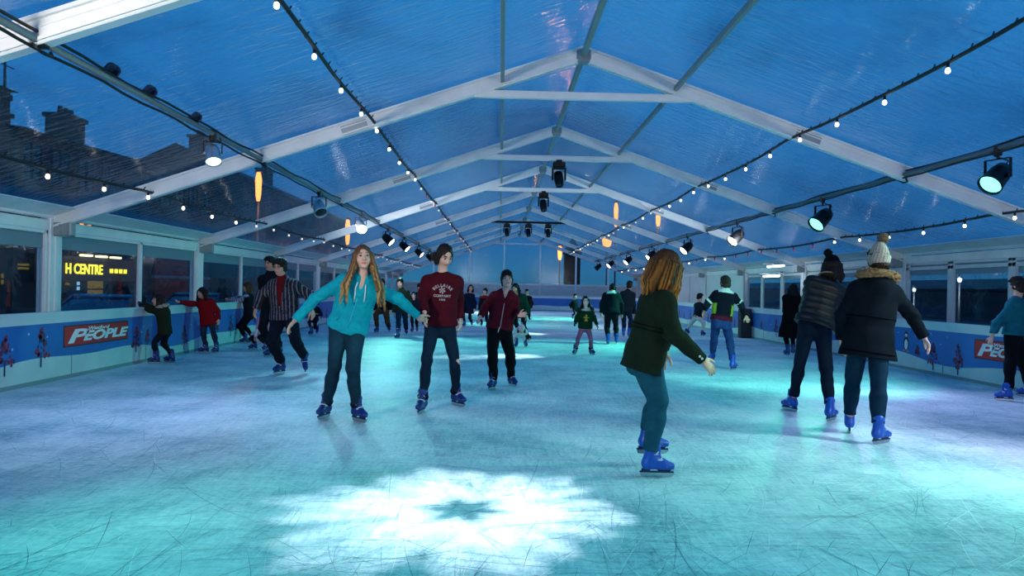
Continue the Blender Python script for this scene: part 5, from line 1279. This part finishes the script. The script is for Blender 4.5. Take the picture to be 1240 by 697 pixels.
# 12 elf jumper girl
def elf_fn(c, x, y, z, arm, t):
    c[:] = mT('#14301c'); f = (~arm) & (y > 0)
    for cx_, cz_, rx, rz in ((0, .64, .030, .075), (0, .50, .036, .09), (-.045, .53, .035, .035), (.045, .53, .035, .035), (-.025, .36, .024, .06), (.025, .36, .024, .06)):
        m = f & (((x - cx_)/rx)**2 + ((z - cz_)/rz)**2 < 1); c[m] = mT('#b8903a')
    m = f & (np.abs(x) < .012) & (np.abs(z - .5) < .02); c[m] = mT('#a01c22'); m = (~arm) & (z > .93); c[m] = mT('#c9c9bd')
person('girl in dark green jumper with a gold figure on the front and pink leggings', 1.16, 180, (708.5, 395, 0), (709.8, 374.5, 0), (709, 364.5, 0),
    {'R': (696, 429.5, 205), 'L': (716.5, 429.5, 155)}, {'R': (696.5, 390, -.05), 'L': (723, 393, -.05)}, {'R': (699, 383, .05), 'L': (719.5, 384, .05)}, look=(178, -4, 3), skin='#e6c8bc',
    hair=dict(style='long', col='#120d0c', col2='#221816', len=.2), top=dict(name='jumper', len=.07, th=.018, fn=elf_fn, hem=True, fit=1.1), legs=dict(col='#b35b78', name='leggings', m=cloth_m, cuff='#0c1018'), skate='navy', gloves='#14181c')
# 13 man behind the striped jacket
person('dark haired man half hidden directly behind the striped jacket man', 1.76, 190, (329, 378, 0), (327.5, 332, 0), (327, 319.5, -.03), {'R': (327, 432, 215), 'L': (338, 431, 180)}, {'R': (318, 380, 0), 'L': (337, 380, 0)},
    look=(200, -4, 0), skin='#b98a74', hair=dict(style='short', col='#120d0b'), top=dict(col='#14161c', name='jacket', len=.06, th=.026, collar=.08), legs=dict(col='#0c1119', fit=1.15), skate='navy')
# 14 tartan sleeves at the boards
def tartan_fn(c, x, y, z, arm, t):
    c[:] = mT('#10131c'); a = np.sin(t*26) ; b = np.sin((x + y)*110); k = np.clip(.5 + .3*np.sign(a) + .25*np.sign(b), 0, 1)[:, None]; c[arm] = (mT('#24345c')*(1 - k) + mT('#b9c1cc')*k)[arm]
person('brown haired youth with blue checked sleeves leaning on barrier beyond the red coat girl', 1.30, 274, (302, 380, 0), (300.5, 356.5, .02), (299.5, 347.5, 0), {'L': (296, 415.5, 265), 'R': (304, 414, 275)}, {'L': (277, 363.5, -.02), 'R': (279, 362, .2)}, {'L': (287, 364.5, -.08)},
    look=(262, -14, 0), hair=dict(style='bob', col='#3a2416', col2='#7a5232', len=.13), top=dict(name='jacket', len=.08, th=.022, fn=tartan_fn, fit=1.05), legs=dict(col='#0c1018', name='trousers', m=cloth_m, fit=1.15), skate='navy', group='skaters along the left barrier')
# 15 child in white and pink, crouching
def frock_fn(c, x, y, z, arm, t):
    c[:] = mT('#c9ccd6'); c[(z > .45)] = mT('#b98fb4'); m = (np.sin(x*60)*np.sin(z*22) > .55); c[m] = mT('#c78fb0')
person('small child in white and pink frock crouching on the ice beside the striped jacket man', .98, 205, (318, 402, .05), (319.5, 386, -.08), (321, 379.5, -.14), {'R': (307, 423, 220), 'L': (321, 424.5, 185)}, {'R': (309, 408, -.15), 'L': (324, 404, -.1)},
    look=(205, -25, 0), hair=dict(style='bob', col='#2a1a12', len=.12), top=dict(name='frock', len=.22, th=.02, flare=.10, fn=frock_fn, fit=1.1), legs=dict(col='#0f141c', name='tights', m=cloth_m), skate='navy')
# 16 long black coat by the right boards
person('person with long black hair and long black coat left of the black quilted jacket', 1.50, 10, (957.5, 385, 0), (959.5, 357.5, .04), (960.5, 349.5, .06), {'L': (953, 430, -10), 'R': (960, 429.5, 20)}, {'L': (951, 389, .1), 'R': (966, 388, .1)},
    look=(10, -4, 0), hair=dict(style='long', col='#07070a', len=.25), top=dict(col='#07080b', name='coat', len=.50, th=.024, flare=.05), legs=dict(col='#07090d', name='trousers', m=cloth_m), skate='navy')
# 17 bowed back
def bow_fn(c, x, y, z, arm, t): c[:] = mT('#0a1a20'); c[(~arm) & (z > .9)] = mT('#aab8bc')
person('person bowed forward in dark jacket with pale collar, seen from behind in mid rink', 1.62, 8, (740, 385, 0), (740.5, 354.5, .22), (742, 349.5, .36), {'L': (736, 416.5, -5), 'R': (746.5, 416, 15)}, {'L': (728, 378, .3), 'R': (753, 380, .3)}, {'L': (729.5, 367, .15), 'R': (752, 368, .15)},
    look=(6, -45, 0), hair=dict(style='short', col='#0d0a09'), top=dict(name='jacket', len=.05, th=.028, fn=bow_fn, fit=1.15), legs=dict(col='#0a1118', fit=1.15))
# 18
person('person in dark olive coat just behind the olive jacket woman, beside the bowed skater', 1.62, 20, (757.5, 379, 0), (760.5, 353, .05), (762.5, 345.5, .08), {'L': (755, 408, 5), 'R': (762, 407.5, 30)}, {'L': (749, 380, .1), 'R': (768, 380, .1)},
    look=(25, -8, 0), hair=dict(style='short', col='#1b1410'), top=dict(col='#16242a', name='coat', len=.10, th=.028, collar=.08), legs=dict(col='#122438', fit=1.1))
# 19 leaning kid
person('child in dark jacket and pale trousers leaning forward near the far right barrier', 1.28, 62, (844.5, 384, 0), (847, 367, .05), (847.5, 359.5, .1), {'R': (851, 406, 62), 'L': (831, 402.5, 70, .08, .5, 22.6)}, {'R': (842, 381, -.1), 'L': (853, 381, .2)},
    look=(70, -12, 0), hair=dict(style='short', col='#0c0908'), top=dict(col='#141c28', name='jacket', len=.04, th=.022), legs=dict(col='#b7bfbb', name='trousers', m=cloth_m, fit=1.25), skate='navy')
# 20 couple at left of centre
person('person in black jacket and brown trousers half hidden behind the teal hoodie sleeve', 1.62, 180, (463.5, 375.5, 0), (463, 351, 0), (462.5, 343, 0), {'R': (456, 402.5, 200), 'L': (471, 401.5, 165)}, {'R': (453, 376, 0), 'L': (473, 376, 0)},
    look=(180, -4, 0), hair=dict(style='short', col='#120d0b'), top=dict(col='#0b0b0e', name='jacket', len=.06, th=.026), legs=dict(col='#3a2f22', name='trousers', m=cloth_m, fit=1.2), skate='navy')
person('person in olive jacket and dark jeans facing forward between the two hand-holding skaters', 1.60, 184, (486.5, 378, 0), (486, 351, 0), (484.5, 342.5, -.04), {'R': (481, 409.5, 205), 'L': (492, 405, 165)}, {'R': (477, 379, 0), 'L': (496, 378, 0)},
    look=(184, -10, 0), hair=dict(style='short', col='#15100c'), top=dict(col='#1f2a20', name='jacket', len=.08, th=.028, collar=.1, fit=1.1), legs=dict(col='#14243a', fit=1.15), skate='navy')
# 21..
person('distant woman in long navy coat between maroon sweatshirt girl and maroon hoodie boy', 1.42, 200, (567, 377, 0), (568.5, 355.5, 0), (570, 348.5, -.04), {'R': (562, 395, 200), 'L': (571, 394.5, 180)}, {'R': (560, 376, 0), 'L': (575, 374, -.1)},
    look=(170, -6, 0), hair=dict(style='bob', col='#140d0b', len=.15), top=dict(col='#101a33', name='coat', len=.26, th=.026, flare=.03), legs=dict(col='#0a0d14', name='tights', m=cloth_m), skate='navy', group='distant skaters')
person('distant person in black jacket with a red scarf, left of the maroon hoodie boy', 1.40, 190, (586.5, 378, 0), (587, 358.5, 0), (587.5, 353, -.03), {'R': (583, 394.5, 190), 'L': (590, 394.5, 170)}, {'R': (580, 378, 0), 'L': (594, 376, 0)},
    look=(190, 0, 0), hair=dict(style='short', col='#120d0b'), top=dict(col='#12131a', name='jacket', len=.06, th=.026, fn=lambda c, x, y, z, arm, t: c.__setitem__(slice(None), np.where(((~arm) & (z > .85))[:, None], mT('#7a1a22'), mT('#12131a')))), legs=dict(col='#10131c', fit=1.1), skate='navy', group='distant skaters')
person('small child in dark coat with pale face beside the maroon sweatshirt girl\'s arm', 1.08, 180, (502, 382.5, 0), (501.5, 364.5, 0), (501, 357.5, -.02), {'R': (499, 402, 190), 'L': (505, 402, 170)}, {'R': (496, 383, 0), 'L': (508, 383, 0)},
    look=(182, 0, 0), skin='#e3bdae', hair=dict(style='bob', col='#140d0b', len=.12), top=dict(col='#141620', name='coat', len=.10, th=.024), legs=dict(col='#10131c', fit=1.1), skate='navy', group='distant skaters')
person('distant adult in black with a hat behind the pale faced small child', 1.66, 185, (508.5, 373, 0), (508.5, 354, 0), (508, 347.5, 0), {'R': (505, 392, 190), 'L': (512, 392, 175)}, {'R': (501, 374, 0), 'L': (515, 374, 0)},
    look=(190, 0, 0), hair=dict(style='short', col='#120d0b'), hat=dict(col='#1a1c24'), top=dict(col='#0e1016', name='jacket', len=.08, th=.03), legs=dict(col='#0c0e14', fit=1.15), skate='navy', group='distant skaters')
person('small dark child low on the ice between striped jacket man and teal hoodie', 1.0, 195, (380, 386.5, 0), (380.5, 371.5, -.04), (381, 364, -.08), {'R': (376.5, 405, 200), 'L': (384, 404, 175)}, {'R': (376, 380, -.2), 'L': (385, 380, -.2)},
    look=(195, -20, 0), hair=dict(style='bob', col='#1a110c', len=.12), top=dict(col='#151b2c', name='coat', len=.10, th=.024), legs=dict(col='#10131c', fit=1.1), skate='navy', group='distant skaters')
person('tiny child in white with a pink knit hat bending down beside the maroon hoodie boy', .98, 180, (630, 404, .22), (631, 401, -.05), (631.5, 398, -.22), {'R': (625, 420.5, 195), 'L': (636.5, 420, 165)}, {'R': (622.5, 411, -.12), 'L': (641.5, 410, -.1)},
    look=(180, -42, 0), hair=dict(style='bob', col='#5a3a22', len=.1), top=dict(col='#c3cbd2', name='coat', len=.10, th=.022, fn=lambda c, x, y, z, arm, t: c.__setitem__(slice(None), np.where((arm & (x < -.1))[:, None], mT('#151b22'), mT('#c3cbd2')))), legs=dict(col='#c9d0d6', name='snow_trousers', m=cloth_m, fit=1.25), hat=dict(col='#c78aa6', col2='#d9cfd4', pom=.035), skate='navy')
person('adult in green top stooping behind the maroon hoodie boy, minding the pink hat child', 1.62, 200, (631.5, 381, .1), (627.5, 356.5, -.1), (624, 348.5, -.2), {'R': (628, 409.5, 200), 'L': (637, 409, 180)}, {'R': (627, 383, -.25), 'L': (638, 382, -.2)},
    look=(205, -25, 0), hair=dict(style='bob', col='#15100d', len=.2), top=dict(col='#12392f', name='jumper', len=.04, th=.022), legs=dict(col='#11181f', fit=1.1), skate='navy')
person('distant figure in dark red and black right of the stooping green adult', 1.45, 190, (638.5, 373, 0), (638.3, 358.5, 0), (638, 353.5, 0), {'R': (636, 387.5, 190), 'L': (641, 387.5, 170)}, {'R': (634, 374, 0), 'L': (643, 373, 0)},
    look=(190, 0, 0), hair=dict(style='short', col='#120d0b'), top=dict(col='#241018', name='jacket', len=.06, th=.026), legs=dict(col='#0d1119', fit=1.1), skate='navy', group='distant skaters')
person('distant dark child peeking out behind the green jumper girl', 1.08, 150, (696, 374, 0), (696, 363.5, 0), (696.2, 358.5, 0), {'R': (693.5, 386, 170), 'L': (698.5, 386, 150)}, {'R': (691.5, 373, 0), 'L': (700.5, 372, 0)},
    look=(150, 0, 0), hair=dict(style='short', col='#0c0908'), top=dict(col='#10141a', name='jacket', len=.06, th=.026), legs=dict(col='#0c1018', fit=1.15), skate='navy', group='distant skaters')
for r in REPORT: print('PERSON', *r)
